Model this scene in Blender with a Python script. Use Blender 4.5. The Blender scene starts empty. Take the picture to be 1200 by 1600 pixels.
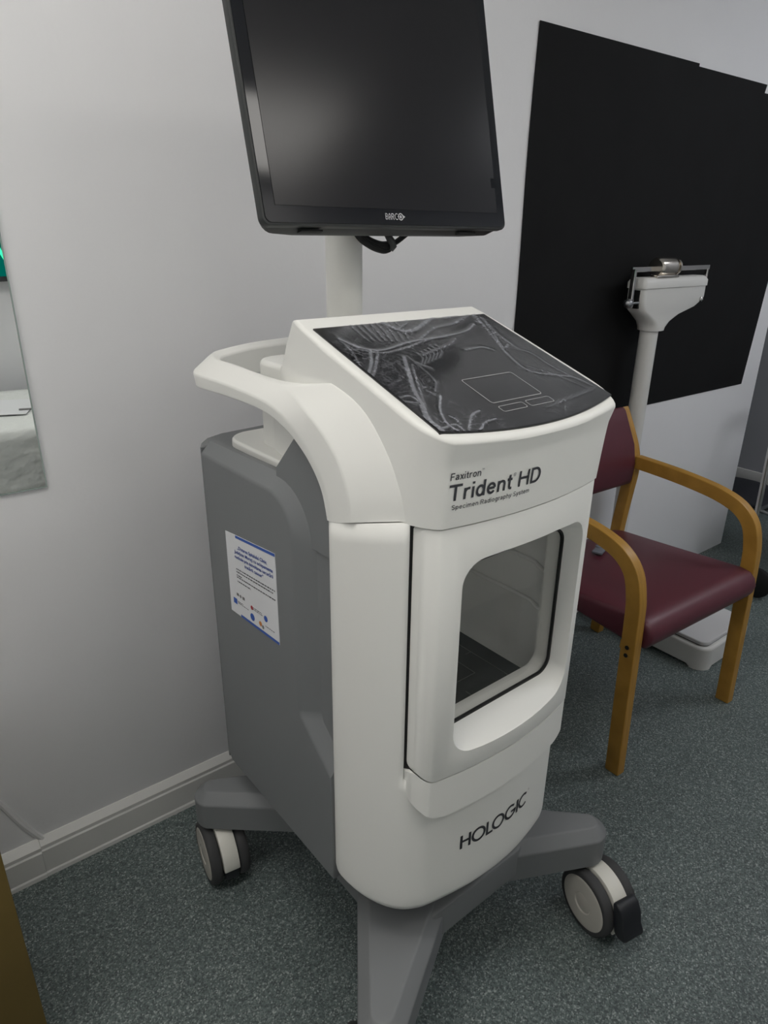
import bpy, bmesh, math, random
from mathutils import Vector, Matrix
from math import sin, cos, pi, radians as R
random.seed(7)
S = bpy.context.scene
COL = S.collection
# ------------------------------------------------------------------ camera, world, exposure
CAM_H = 1.48
F_PX = 1068.21
cr = Vector((0.79298868, -0.60913885, 0.01090003))
cd = Vector((-0.22209000, -0.30568866, -0.92586742))
cf = Vector((0.56731383, 0.73178160, -0.37769130))
cam = bpy.data.cameras.new('camera')
camo = bpy.data.objects.new('camera', cam); COL.objects.link(camo)
m = Matrix.Identity(4)
for i, a in enumerate((cr, -cd, -cf)):
    for j in range(3): m[j][i] = a[j]
m.translation = (0, 0, CAM_H)
camo.matrix_world = m
cam.sensor_fit = 'VERTICAL'; cam.sensor_height = 36.0; cam.lens = 36.0 * F_PX / 1600.0
cam.clip_start = 0.02
S.camera = camo
w = bpy.data.worlds.new('room_air'); S.world = w; w.use_nodes = True
w.node_tree.nodes['Background'].inputs[0].default_value = (0.9, 0.95, 1.0, 1)
w.node_tree.nodes['Background'].inputs[1].default_value = 0.15
S.view_settings.view_transform = 'Standard'; S.view_settings.look = 'None'
S.view_settings.gamma = 1.0; S.view_settings.use_curve_mapping = False
S.view_settings.exposure = 0.0
PANEL_A = 10.2     # ceiling panels: emission strengths, A between machine and couch
PANEL_B = 10.6     # nearest the right wall
PANEL_C = 5.9      # nearest the left wall
PANEL_D = 5.7      # above the couch
# ------------------------------------------------------------------ helpers
def finish(bm, ang=32):
    bmesh.ops.remove_doubles(bm, verts=bm.verts, dist=1e-6)
    bmesh.ops.recalc_face_normals(bm, faces=bm.faces)
    for f in bm.faces: f.smooth = True
    a = R(ang)
    for e in bm.edges:
        if len(e.link_faces) == 2: e.smooth = e.calc_face_angle(0) < a
        else: e.smooth = False
def link(name, bm, mat, parent=None, ang=32, wn=False, keep=False):
    if not keep: finish(bm, ang)
    me = bpy.data.meshes.new(name); bm.to_mesh(me); bm.free()
    o = bpy.data.objects.new(name, me); COL.objects.link(o)
    if mat:
        for mm in (mat if isinstance(mat, (list, tuple)) else [mat]): me.materials.append(mm)
    if parent: o.parent = parent
    if wn:
        md = o.modifiers.new('normals', 'WEIGHTED_NORMAL'); md.keep_sharp = True
    return o
def tag(o, label=None, cat=None, group=None, kind=None):
    if label: o['label'] = label
    if cat: o['category'] = cat
    if group: o['group'] = group
    if kind: o['kind'] = kind
    return o
def empty(name, loc, rz, label, cat, group=None):
    o = bpy.data.objects.new(name, None); COL.objects.link(o)
    o.location = loc; o.rotation_euler = (0, 0, rz); o.empty_display_size = 0.1
    return tag(o, label, cat, group)
def struct(o): o['kind'] = 'structure'; return o
def poly_prism(bm, pts, lo, hi, axis='z'):
    """extrude closed polygon; axis z: pts (x,y); axis x: pts (y,z); axis y: pts (x,z)"""
    def mk(p, h):
        return {'z': (p[0], p[1], h), 'x': (h, p[0], p[1]), 'y': (p[0], h, p[1])}[axis]
    a = [bm.verts.new(mk(p, lo)) for p in pts]; b = [bm.verts.new(mk(p, hi)) for p in pts]
    n = len(pts); fs = [bm.faces.new(a), bm.faces.new(b[::-1])]
    for i in range(n): fs.append(bm.faces.new((a[i], a[(i+1) % n], b[(i+1) % n], b[i])))
    bmesh.ops.recalc_face_normals(bm, faces=fs)
    return fs
def add_box(bm, c, s, rot=None):
    M = Matrix.Translation(c)
    if rot is not None: M = M @ rot
    M = M @ Matrix.Diagonal((s[0], s[1], s[2], 1))
    return bmesh.ops.create_cube(bm, size=1, matrix=M)['verts']
def bevel(bm, width, seg=2, ang=40, sel=None):
    es = [e for e in bm.edges if len(e.link_faces) == 2 and e.calc_face_angle(0) > R(ang) and (sel is None or sel(e))]
    if es: bmesh.ops.bevel(bm, geom=es, offset=width, segments=seg, profile=0.5, affect='EDGES', clamp_overlap=True)
def crom(pts, n, closed=False):
    P = [Vector(p) for p in pts]; L = len(P); out = []
    segs = L if closed else L-1
    for k in range(n):
        t = k*segs/(n if closed else n-1); i = min(int(t), segs-1); f = t-i
        g = lambda j: P[j % L] if closed else P[max(0, min(L-1, j))]
        p0, p1, p2, p3 = g(i-1), g(i), g(i+1), g(i+2)
        out.append(0.5*((2*p1)+(p2-p0)*f+(2*p0-5*p1+4*p2-p3)*f*f+(3*p1-p0-3*p2+p3)*f**3))
    return out
def add_tube(bm, pts, r, n=12, cap=True):
    P = [Vector(p) for p in pts]; rs = r if isinstance(r, (list, tuple)) else [r]*len(P)
    up = None; rings = []
    for i, p in enumerate(P):
        d = (P[min(i+1, len(P)-1)]-P[max(i-1, 0)]).normalized()
        if up is None:
            up = Vector((0, 0, 1)) if abs(d.z) < 0.9 else Vector((1, 0, 0))
        x = d.cross(up)
        if x.length < 1e-6: x = d.orthogonal()
        x.normalize(); y = x.cross(d).normalized(); up = y
        rings.append([bm.verts.new(p+rs[i]*(cos(2*pi*k/n)*x+sin(2*pi*k/n)*y)) for k in range(n)])
    for a, b in zip(rings, rings[1:]):
        for k in range(n): bm.faces.new((a[k], a[(k+1) % n], b[(k+1) % n], b[k]))
    if cap: bm.faces.new(rings[0][::-1]); bm.faces.new(rings[-1])
def add_lathe(bm, prof, M=Matrix.Identity(4), n=40, a0=0, a1=2*pi):
    """prof: (radius, height) about local z, placed by M"""
    full = abs(a1-a0-2*pi) < 1e-6; cnt = n if full else n+1; rows = []
    for k in range(cnt):
        a = a0+(a1-a0)*k/n
        rows.append([bm.verts.new(M @ Vector((r*cos(a), r*sin(a), h))) for r, h in prof])
    for k in range(n):
        A, B = rows[k], rows[(k+1) % cnt]
        for i in range(len(prof)-1):
            try: bm.faces.new((A[i], B[i], B[i+1], A[i+1]))
            except ValueError: pass
def rrect(x0, x1, y0, y1, r, n=6):
    out = []
    rr = r if isinstance(r, (list, tuple)) else (r,)*4     # order: bl, br, tr, tl
    for (cx, cy, a), q in zip(((x0+rr[0], y0+rr[0], pi), (x1-rr[1], y0+rr[1], 1.5*pi), (x1-rr[2], y1-rr[2], 0), (x0+rr[3], y1-rr[3], .5*pi)), rr):
        for k in range(n+1):
            t = a+.5*pi*k/n; out.append((cx+q*cos(t), cy+q*sin(t)))
    return out
def boolean(o, cutter, op='DIFFERENCE'):
    md = o.modifiers.new('b', 'BOOLEAN'); md.operation = op; md.object = cutter; md.solver = 'EXACT'
    dg = bpy.context.evaluated_depsgraph_get(); dg.update()
    me = bpy.data.meshes.new_from_object(o.evaluated_get(dg))
    o.modifiers.clear(); old = o.data; o.data = me; me.name = o.name
    bpy.data.meshes.remove(old)
    cm = cutter.data; bpy.data.objects.remove(cutter); bpy.data.meshes.remove(cm)
def resmooth(o, ang=32):
    bm = bmesh.new(); bm.from_mesh(o.data); finish(bm, ang); bm.to_mesh(o.data); bm.free()
# ------------------------------------------------------------------ materials
def mat(name, col, rough=0.5, metal=0.0, spec=0.5, bump=None, var=None, coat=0.0, emit=None):
    m = bpy.data.materials.new(name); m.use_nodes = True; nt = m.node_tree; b = nt.nodes['Principled BSDF']
    b.inputs['Base Color'].default_value = (*col, 1); b.inputs['Roughness'].default_value = rough
    b.inputs['Metallic'].default_value = metal; b.inputs['Specular IOR Level'].default_value = spec
    b.inputs['Coat Weight'].default_value = coat
    tc = nt.nodes.new('ShaderNodeTexCoord')
    if var:                                            # (scale, amount) slow tone variation
        nz = nt.nodes.new('ShaderNodeTexNoise'); nz.inputs['Scale'].default_value = var[0]; nz.inputs['Detail'].default_value = 4
        nt.links.new(tc.outputs['Object'], nz.inputs['Vector'])
        rp = nt.nodes.new('ShaderNodeValToRGB')
        rp.color_ramp.elements[0].position = .3; rp.color_ramp.elements[1].position = .7
        a = var[1]
        rp.color_ramp.elements[0].color = (*[c*(1-a) for c in col], 1); rp.color_ramp.elements[1].color = (*[min(1, c*(1+a)) for c in col], 1)
        nt.links.new(nz.outputs['Fac'], rp.inputs['Fac']); nt.links.new(rp.outputs['Color'], b.inputs['Base Color'])
    if bump:                                           # (scale, strength, distance)
        n2 = nt.nodes.new('ShaderNodeTexNoise'); n2.inputs['Scale'].default_value = bump[0]; n2.inputs['Detail'].default_value = 3
        nt.links.new(tc.outputs['Object'], n2.inputs['Vector'])
        bp = nt.nodes.new('ShaderNodeBump'); bp.inputs['Strength'].default_value = bump[1]; bp.inputs['Distance'].default_value = bump[2]
        nt.links.new(n2.outputs['Fac'], bp.inputs['Height']); nt.links.new(bp.outputs['Normal'], b.inputs['Normal'])
    if emit:
        b.inputs['Emission Color'].default_value = (*emit[0], 1); b.inputs['Emission Strength'].default_value = emit[1]
    return m
M_WALL = mat('wall_paint', (.83, .83, .842), .75, bump=(22, .25, .004), var=(1.3, .02))
M_TRIM = mat('trim_paint', (.62, .62, .60), .45, bump=(60, .1, .001))
M_CEIL = mat('ceiling_paint', (.8, .8, .79), .8)
M_WHITE = mat('white_casing', (.87, .87, .835), .42, spec=.4, bump=(900, .03, .0004))
M_WHITE2 = mat('white_powder_coat', (.80, .80, .76), .35)
M_GREY = mat('grey_casing', (.190, .198, .205), .5, spec=.4, bump=(900, .03, .0004))
M_DGREY = mat('dark_grey_core', (.05, .052, .055), .6)
M_BLACK = mat('black_plastic', (.010, .0105, .011), .65, spec=.3)
M_GAP = mat('seal_rubber', (.006, .006, .006), .6)
M_GLOSS = mat('black_gloss_bezel', (.006, .007, .010), .08, spec=.5)
M_SCREEN = mat('matte_display', (.009, .009, .011), .20, spec=.42)
M_MCASE = mat('monitor_casing', (.028, .031, .031), .45)
M_GLASSTOP = mat('touch_glass', (.010, .010, .011), .16, spec=.5)
M_PRINT = mat('printed_charcoal', (.035, .037, .045), .5)
M_PRINTL = mat('printed_pale_line', (.55, .55, .55), .5)
M_LOGO = mat('printed_silver', (.5, .5, .52), .5)
M_TYRE = mat('grey_rubber', (.045, .046, .048), .7, bump=(120, .2, .001))
M_HUB = mat('caster_beige', (.52, .50, .45), .5)
M_HOOD = mat('caster_cream', (.70, .69, .63), .4)
M_PEDAL = mat('black_pedal', (.014, .016, .02), .5)
M_PAPER = mat('label_paper', (.75, .76, .78), .5)
M_BLUE = mat('printed_blue', (.02, .06, .32), .5)
M_BLUE2 = mat('printed_mid_blue', (.03, .10, .42), .5)
M_RED = mat('printed_red', (.45, .04, .05), .5)
M_ORANGE = mat('printed_orange', (.6, .22, .05), .5)
M_GREYPR = mat('printed_grey', (.2, .2, .2), .5)
M_LINER = mat('chamber_liner', (.93, .93, .91), .5)
M_PLATE = mat('detector_plate', (.045, .048, .049), .45)
M_PLINE = mat('detector_lines', (.16, .16, .16), .5)
M_CHROME = mat('polished_chrome', (.62, .60, .58), .12, metal=1)
M_BRASS = mat('worn_nickel', (.62, .58, .52), .2, metal=1)
M_STEEL = mat('grey_steel', (.32, .33, .34), .35, metal=1)
M_ENAMEL = mat('white_enamel', (.66, .66, .64), .35, bump=(80, .06, .001))
M_MAT = mat('scale_mat', (.58, .58, .585), .55, bump=(250, .15, .0006))
M_FOAMPAPER = mat('black_sheet', (.0050, .0053, .0056), .75, spec=.22, bump=(9, .2, .003), var=(6, .2))
M_CARD = mat('brown_box_board', (.125, .085, .018), .8, var=(5, .08), bump=(60, .1, .001))
M_CABLE = mat('painted_cable', (.60, .60, .60), .6)
M_DARKC = mat('dark_cloth', (.018, .02, .026), .8)
M_LINEN = mat('paper_sheet', (.72, .74, .72), .8, bump=(14, .7, .02))
M_FARW = mat('far_wall_paint', (.34, .35, .37), .7)
def wood():
    m = bpy.data.materials.new('beech_bentwood'); m.use_nodes = True; nt = m.node_tree; b = nt.nodes['Principled BSDF']
    tc = nt.nodes.new('ShaderNodeTexCoord'); mp = nt.nodes.new('ShaderNodeMapping'); mp.inputs['Scale'].default_value = (60, 6, 6)
    nz = nt.nodes.new('ShaderNodeTexNoise'); nz.inputs['Scale'].default_value = 2.5; nz.inputs['Detail'].default_value = 6
    rp = nt.nodes.new('ShaderNodeValToRGB'); rp.color_ramp.elements[0].position = .25; rp.color_ramp.elements[1].position = .75
    rp.color_ramp.elements[0].color = (.33, .170, .026, 1); rp.color_ramp.elements[1].color = (.47, .255, .046, 1)
    nt.links.new(tc.outputs['Object'], mp.inputs['Vector']); nt.links.new(mp.outputs['Vector'], nz.inputs['Vector'])
    nt.links.new(nz.outputs['Fac'], rp.inputs['Fac']); nt.links.new(rp.outputs['Color'], b.inputs['Base Color'])
    b.inputs['Roughness'].default_value = .4
    return m
M_WOOD = wood()
M_VINYL = mat('burgundy_vinyl', (.098, .020, .032), .42, bump=(300, .12, .0006), var=(4, .06))
def floor_mat():
    m = bpy.data.materials.new('speckled_vinyl'); m.use_nodes = True; nt = m.node_tree; b = nt.nodes['Principled BSDF']
    tc = nt.nodes.new('ShaderNodeTexCoord')
    v = nt.nodes.new('ShaderNodeTexVoronoi'); v.inputs['Scale'].default_value = 340
    nz = nt.nodes.new('ShaderNodeTexNoise'); nz.inputs['Scale'].default_value = 130; nz.inputs['Detail'].default_value = 5
    big = nt.nodes.new('ShaderNodeTexNoise'); big.inputs['Scale'].default_value = 3.0
    for n in (v, nz, big): nt.links.new(tc.outputs['Object'], n.inputs['Vector'])
    sp = nt.nodes.new('ShaderNodeSeparateColor'); nt.links.new(v.outputs['Color'], sp.inputs[0])
    rp = nt.nodes.new('ShaderNodeValToRGB'); e = rp.color_ramp.elements
    e[0].position = 0; e[0].color = (.040, .052, .052, 1)
    e[1].position = 1; e[1].color = (.27, .30, .29, 1)
    for p, c in ((.35, (.070, .092, .091)), (.65, (.102, .128, .124)), (.86, (.145, .172, .166)), (.94, (.20, .225, .215))):
        q = e.new(p); q.color = (*c, 1)
    mx = nt.nodes.new('ShaderNodeMath'); mx.operation = 'ADD'
    m2 = nt.nodes.new('ShaderNodeMath'); m2.operation = 'MULTIPLY_ADD'; m2.inputs[1].default_value = .9; m2.inputs[2].default_value = -.45
    nt.links.new(nz.outputs['Fac'], m2.inputs[0]); nt.links.new(sp.outputs[0], mx.inputs[0]); nt.links.new(m2.outputs[0], mx.inputs[1])
    nt.links.new(mx.outputs[0], rp.inputs['Fac'])
    br = nt.nodes.new('ShaderNodeHueSaturation'); m3 = nt.nodes.new('ShaderNodeMath'); m3.operation = 'MULTIPLY_ADD'; m3.inputs[1].default_value = .4; m3.inputs[2].default_value = .98
    nt.links.new(big.outputs['Fac'], m3.inputs[0]); nt.links.new(m3.outputs[0], br.inputs['Value']); nt.links.new(rp.outputs['Color'], br.inputs['Color'])
    nt.links.new(br.outputs['Color'], b.inputs['Base Color']); b.inputs['Roughness'].default_value = .5
    bp = nt.nodes.new('ShaderNodeBump'); bp.inputs['Strength'].default_value = .12; bp.inputs['Distance'].default_value = .001
    nt.links.new(nz.outputs['Fac'], bp.inputs['Height']); nt.links.new(bp.outputs['Normal'], b.inputs['Normal'])
    return m
M_FLOOR = floor_mat()
def two_sided_fresnel(nt, ior):
    g = nt.nodes.new('ShaderNodeNewGeometry'); mr = nt.nodes.new('ShaderNodeMapRange')
    mr.inputs['To Min'].default_value = ior; mr.inputs['To Max'].default_value = 1/ior
    nt.links.new(g.outputs['Backfacing'], mr.inputs['Value'])
    fr = nt.nodes.new('ShaderNodeFresnel'); nt.links.new(mr.outputs[0], fr.inputs[0]); return fr
def glass_mat():
    m = bpy.data.materials.new('window_glass'); m.use_nodes = True; nt = m.node_tree
    out = nt.nodes['Material Output']; nt.nodes.remove(nt.nodes['Principled BSDF'])
    tr = nt.nodes.new('ShaderNodeBsdfTransparent'); tr.inputs[0].default_value = (.985, .985, .98, 1)
    gl = nt.nodes.new('ShaderNodeBsdfGlossy'); gl.inputs['Roughness'].default_value = .03
    fr = two_sided_fresnel(nt, 1.45)
    mx = nt.nodes.new('ShaderNodeMixShader')
    nt.links.new(fr.outputs[0], mx.inputs[0]); nt.links.new(tr.outputs[0], mx.inputs[1]); nt.links.new(gl.outputs[0], mx.inputs[2])
    nt.links.new(mx.outputs[0], out.inputs[0]); return m
M_PANE = glass_mat()
def film_mat():
    m = bpy.data.materials.new('clear_film'); m.use_nodes = True; nt = m.node_tree
    out = nt.nodes['Material Output']; nt.nodes.remove(nt.nodes['Principled BSDF'])
    at = nt.nodes.new('ShaderNodeAttribute'); at.attribute_name = 'haze'
    tc = nt.nodes.new('ShaderNodeTexCoord')
    nz = nt.nodes.new('ShaderNodeTexNoise'); nz.inputs['Scale'].default_value = 42; nz.inputs['Detail'].default_value = 6; nz.inputs['Distortion'].default_value = 2.2
    mp = nt.nodes.new('ShaderNodeMapping'); mp.inputs['Scale'].default_value = (1, .35, .35); mp.inputs['Rotation'].default_value = (0, 0, .6)
    nt.links.new(tc.outputs['Object'], mp.inputs['Vector']); nt.links.new(mp.outputs['Vector'], nz.inputs['Vector'])
    rp = nt.nodes.new('ShaderNodeMapRange'); rp.inputs['From Min'].default_value = .60; rp.inputs['From Max'].default_value = .74; rp.inputs['To Max'].default_value = .22
    nt.links.new(nz.outputs['Fac'], rp.inputs['Value'])
    zn = nt.nodes.new('ShaderNodeAttribute'); zn.attribute_name = 'crumple'
    veins = None
    for sc_, st_, wd_, am_ in ((16, 2.6, .020, .55), (34, 3.2, .030, .42)):          # fine branching creases
        n2 = nt.nodes.new('ShaderNodeTexNoise'); n2.inputs['Scale'].default_value = sc_; n2.inputs['Detail'].default_value = 2.5; n2.inputs['Distortion'].default_value = st_
        nt.links.new(tc.outputs['Object'], n2.inputs['Vector'])
        sb = nt.nodes.new('ShaderNodeMath'); sb.operation = 'SUBTRACT'; sb.inputs[1].default_value = .5; nt.links.new(n2.outputs['Fac'], sb.inputs[0])
        ab = nt.nodes.new('ShaderNodeMath'); ab.operation = 'ABSOLUTE'; nt.links.new(sb.outputs[0], ab.inputs[0])
        mr = nt.nodes.new('ShaderNodeMapRange'); mr.interpolation_type = 'SMOOTHSTEP'; mr.inputs['From Min'].default_value = 0; mr.inputs['From Max'].default_value = wd_
        mr.inputs['To Min'].default_value = am_; mr.inputs['To Max'].default_value = 0; nt.links.new(ab.outputs[0], mr.inputs['Value'])
        if veins is None: veins = mr
        else:
            mxm = nt.nodes.new('ShaderNodeMath'); mxm.operation = 'MAXIMUM'; nt.links.new(veins.outputs[0], mxm.inputs[0]); nt.links.new(mr.outputs[0], mxm.inputs[1]); veins = mxm
    vm = nt.nodes.new('ShaderNodeMath'); vm.operation = 'MULTIPLY'; nt.links.new(veins.outputs[0], vm.inputs[0]); nt.links.new(zn.outputs['Fac'], vm.inputs[1])
    a0 = nt.nodes.new('ShaderNodeMath'); a0.operation = 'ADD'; nt.links.new(at.outputs['Fac'], a0.inputs[0]); nt.links.new(vm.outputs[0], a0.inputs[1])
    ad = nt.nodes.new('ShaderNodeMath'); ad.operation = 'ADD'; ad.use_clamp = True
    nt.links.new(a0.outputs[0], ad.inputs[0]); nt.links.new(rp.outputs[0], ad.inputs[1])
    tr = nt.nodes.new('ShaderNodeBsdfTransparent')
    df = nt.nodes.new('ShaderNodeBsdfDiffuse'); df.inputs[0].default_value = (.30, .31, .34, 1)
    mx = nt.nodes.new('ShaderNodeMixShader')
    nt.links.new(ad.outputs[0], mx.inputs[0]); nt.links.new(tr.outputs[0], mx.inputs[1]); nt.links.new(df.outputs[0], mx.inputs[2])
    gl = nt.nodes.new('ShaderNodeBsdfGlossy'); gl.inputs['Roughness'].default_value = .18
    fr = two_sided_fresnel(nt, 1.35)
    m2 = nt.nodes.new('ShaderNodeMixShader')
    nt.links.new(fr.outputs[0], m2.inputs[0]); nt.links.new(mx.outputs[0], m2.inputs[1]); nt.links.new(gl.outputs[0], m2.inputs[2])
    nt.links.new(m2.outputs[0], out.inputs[0]); return m
M_FILM = film_mat()
M_MIRROR = mat('mirror_silver', (.86, .88, .87), .01, metal=1)
M_MIREDGE = mat('mirror_glass_edge', (.35, .42, .39), .2)
def emis(name, col, s):
    m = bpy.data.materials.new(name); m.use_nodes = True; nt = m.node_tree
    out = nt.nodes['Material Output']; nt.nodes.remove(nt.nodes['Principled BSDF'])
    e = nt.nodes.new('ShaderNodeEmission'); e.inputs[0].default_value = (*col, 1); e.inputs[1].default_value = s
    nt.links.new(e.outputs[0], out.inputs[0]); return m
# ------------------------------------------------------------------ the room
WY = 1.49            # the wall with the mirror and the black sheets
XL, XR, XE = -1.6, 4.41, 3.385
YB, YF, ZC = 3.2, -1.0, 2.75
def box_struct(name, lo, hi, mt, bev=0):
    bm = bmesh.new()
    add_box(bm, [(a+b)/2 for a, b in zip(lo, hi)], [b-a for a, b in zip(lo, hi)])
    if bev: bevel(bm, bev, 2)
    return struct(link(name, bm, mt))
box_struct('floor', (XL-.1, YF-.1, -.1), (XR+.1, YB+.1, 0), M_FLOOR)
box_struct('ceiling', (XL-.1, YF-.1, ZC), (XR+.1, YB+.1, ZC+.1), M_CEIL)
box_struct('wall_back', (XL-.1, WY, 0), (XE, WY+.14, ZC), M_WALL, .004)
box_struct('wall_left', (XL-.1, YF, 0), (XL, WY, ZC), M_WALL)
box_struct('wall_front', (XL-.1, YF-.1, 0), (XR+.1, YF, ZC), M_WALL)
box_struct('wall_right', (XR, YF, 0), (XR+.1, YB, ZC), M_FARW)
box_struct('wall_alcove', (XE-.3, YB, 0), (XR+.1, YB+.1, ZC), M_WALL)
box_struct('wall_return', (XE-.3, WY+.14, 0), (XE-.2, YB, ZC), M_WALL)
box_struct('baseboard_right', (XR-.016, YF, 0), (XR, YB, .10), M_TRIM, .004)
def baseboard(name, x0, x1, y1, h, t):
    bm = bmesh.new()
    poly_prism(bm, [(y1, 0), (y1-t-.004, 0), (y1-t-.003, .010), (y1-t, .014), (y1-t, h-.030), (y1-t+.003, h-.026), (y1-t+.003, h-.016), (y1-.003, h), (y1, h)], x0, x1, 'x')
    return struct(link(name, bm, M_TRIM, ang=20))
baseboard('baseboard_back', .100, 1.55, WY, .108, .021)
baseboard('baseboard_left', -1.6, .0995, WY, .106, .0225)
# ceiling lights (out of the picture, they light the room)
def ceil_light(x, y, sx, sy, strength, label, col=(1, .97, .92)):
    t = empty('ceiling_light', (x, y, ZC-.03), 0, label, 'light', 'ceiling light panels')
    bm = bmesh.new()
    for s in (-1, 1):
        add_box(bm, (s*(sx/2+.015), 0, .015), (.03, sy+.06, .03)); add_box(bm, (0, s*(sy/2+.015), .015), (sx, .03, .03))
    link('frame', bm, M_TRIM, t)
    bm = bmesh.new(); add_box(bm, (0, 0, .018), (sx, sy, .012))
    link('diffuser', bm, emis('lamp_diffuser', col, strength), t)
    return t
ceil_light(.06, .50, .62, .5, PANEL_A, 'short white ceiling light panel between the mirror and the couch')
ceil_light(3.6, -.05, 1.2, .5, PANEL_B, 'long white ceiling light panel nearest the grey right wall', (.93, .95, 1.0))
ceil_light(-.95, .52, 1.2, .5, PANEL_C, 'long white ceiling light panel nearest the left wall')
ceil_light(1.4, -.65, 1.2, .5, PANEL_D, 'long white ceiling light panel above the examination couch')
# ------------------------------------------------------------------ things on the wall
mir = empty('wall_mirror', (0, WY, .983), 0, 'frameless rectangular wall mirror reflecting a couch, at the left edge', 'mirror')
bm = bmesh.new(); add_box(bm, (.2637-.30, -.003, .45), (.60, .006, .90)); link('glass_edge', bm, M_MIREDGE, mir)
bm = bmesh.new(); add_box(bm, (.2637-.30, -.0062, .45), (.594, .0006, .894)); link('mirror_face', bm, M_MIRROR, mir)
def sheet(name, pts, y, label):
    bm = bmesh.new(); poly_prism(bm, pts, y-.0012, y+.0012, 'y')
    for k in range(1, 14):
        bmesh.ops.bisect_plane(bm, geom=bm.verts[:]+bm.edges[:]+bm.faces[:], plane_co=(0, 0, .84+1.2*k/14), plane_no=(0, 0, 1))
    for v in bm.verts:                                 # the cut edge wanders a little
        v.co.x += .004*sin(v.co.z*6.3)*(1 if v.co.x < 2 else .6)
    return tag(link(name, bm, M_FOAMPAPER), label, 'wall sheet', 'black sheets on the wall')
sheet('black_wall_sheet', [(1.652, .845), (2.47, .858), (2.463, 2.016), (1.661, 2.012)], WY-.0034, 'large black sheet on the wall, left one, overlapping its neighbour')
sheet('black_wall_sheet', [(2.43, .857), (3.236, .853), (3.285, 1.335), (3.30, 1.985), (2.938, 1.982), (2.946, 2.010), (2.44, 2.008)], WY-.0013, 'large black sheet on the wall, right one with a notched top edge, behind the scale')
bm = bmesh.new()
add_tube(bm, crom([(-.03, WY, .42), (.00, WY, .335), (.040, WY, .258), (.07, WY, .178), (.10, WY, .115), (.118, WY-.004, .090)], 24), .0075, 8)
tag(link('painted_cable', bm, M_CABLE), 'thin painted-over cable running down the wall into the baseboard gap', 'cable')
# ------------------------------------------------------------------ the radiography machine
MX = empty('radiography_machine', (.755, .90, 0), R(1.5), 'white and grey mobile specimen radiography cabinet on casters with a monitor', 'medical machine')
def cplan(u):                                          # bowed front of console and door
    a = abs(u); v = -.2895+.024*(u/.19)**2
    if a > .172: v += .034*((a-.172)/.027)**2
    return v
LOWP = [(-.222, -.083), (-.2325, -.0832), (-.2375, -.0865), (-.2435, -.106), (-.2418, -.14), (-.2335, -.175), (-.219, -.207), (-.199, -.232), (-.172, -.2495), (-.146, -.258), (-.10, -.268), (-.05, -.2755), (0, -.278)]
def half_plan(n):
    return [(p.x, p.y) for p in crom([(a, b, 0) for a, b in LOWP], n)]
# --- rear housing, back cover
bm = bmesh.new()
poly_prism(bm, [(-.222, -.10), (-.222, .345), (.222, .345), (.222, -.10), (.174, -.17), (.174, .036), (-.174, .036), (-.174, -.17)], .322, 1.093)
bevel(bm, .006, 2)
def peak(s):
    p = [(-.088, 1.0), (-.088, 1.074), (-.076, 1.112), (-.054, 1.142), (-.022, 1.168), (.010, 1.186), (.014, 1.186), (.083, 1.113), (.095, 1.0)]
    poly_prism(bm, p, s*.2262, s*.205, 'x')
peak(1); peak(-1)
link('rear_housing', bm, M_GREY, MX, wn=True)
bm = bmesh.new()
pl = [(-.2415, .3465), (-.2405, .352), (-.228, .374), (-.205, .398), (-.165, .414), (0, .424), (.165, .414), (.205, .398), (.228, .374), (.2405, .352), (.2415, .3465)]
poly_prism(bm, pl, .322, 1.088)
bevel(bm, .020, 3, 60, lambda e: all(v.co.z > 1.08 for v in e.verts))
link('back_cover', bm, M_GREY, MX, wn=True)
# --- raised side panels with a bevelled front groove
def side_panel(s):
    arc = lambda cx, cz, r, a0, a1, n=8: [(cx+r*cos(a0+(a1-a0)*k/n), cz+r*sin(a0+(a1-a0)*k/n)) for k in range(n+1)]
    face = [(.344, .335), (.330, .322), (-.084, .322), (-.084, .572), (.010, .648), (.015, .662)] + arc(.087, 1.003, .072, pi, .5*pi) + [(.344, 1.075)]
    base = [(.344, .335), (.330, .322), (-.084, .322), (-.084, .612), (-.035, .655), (-.028, .675)] + arc(.075, 1.000, .103, pi, .5*pi) + [(.344, 1.097)]
    bm = bmesh.new()
    f = [bm.verts.new((s*.2435, y, z)) for y, z in face]; b = [bm.verts.new((s*.2215, y, z)) for y, z in base]
    i = [bm.verts.new((s*.21, y, z)) for y, z in base]
    n = len(face)
    bm.faces.new(f); bm.faces.new(i[::-1])
    for k in range(n):
        l = (k+1) % n
        bm.faces.new((f[k], f[l], b[l], b[k])); bm.faces.new((b[k], b[l], i[l], i[k]))
    bmesh.ops.recalc_face_normals(bm, faces=bm.faces)
    bevel(bm, .0045, 3, 15, lambda e: all(abs(v.co.x) > .243 for v in e.verts))
    return link('side_panel', bm, M_GREY, MX, ang=24, wn=True)
sp_left = side_panel(-1); side_panel(1)
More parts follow.
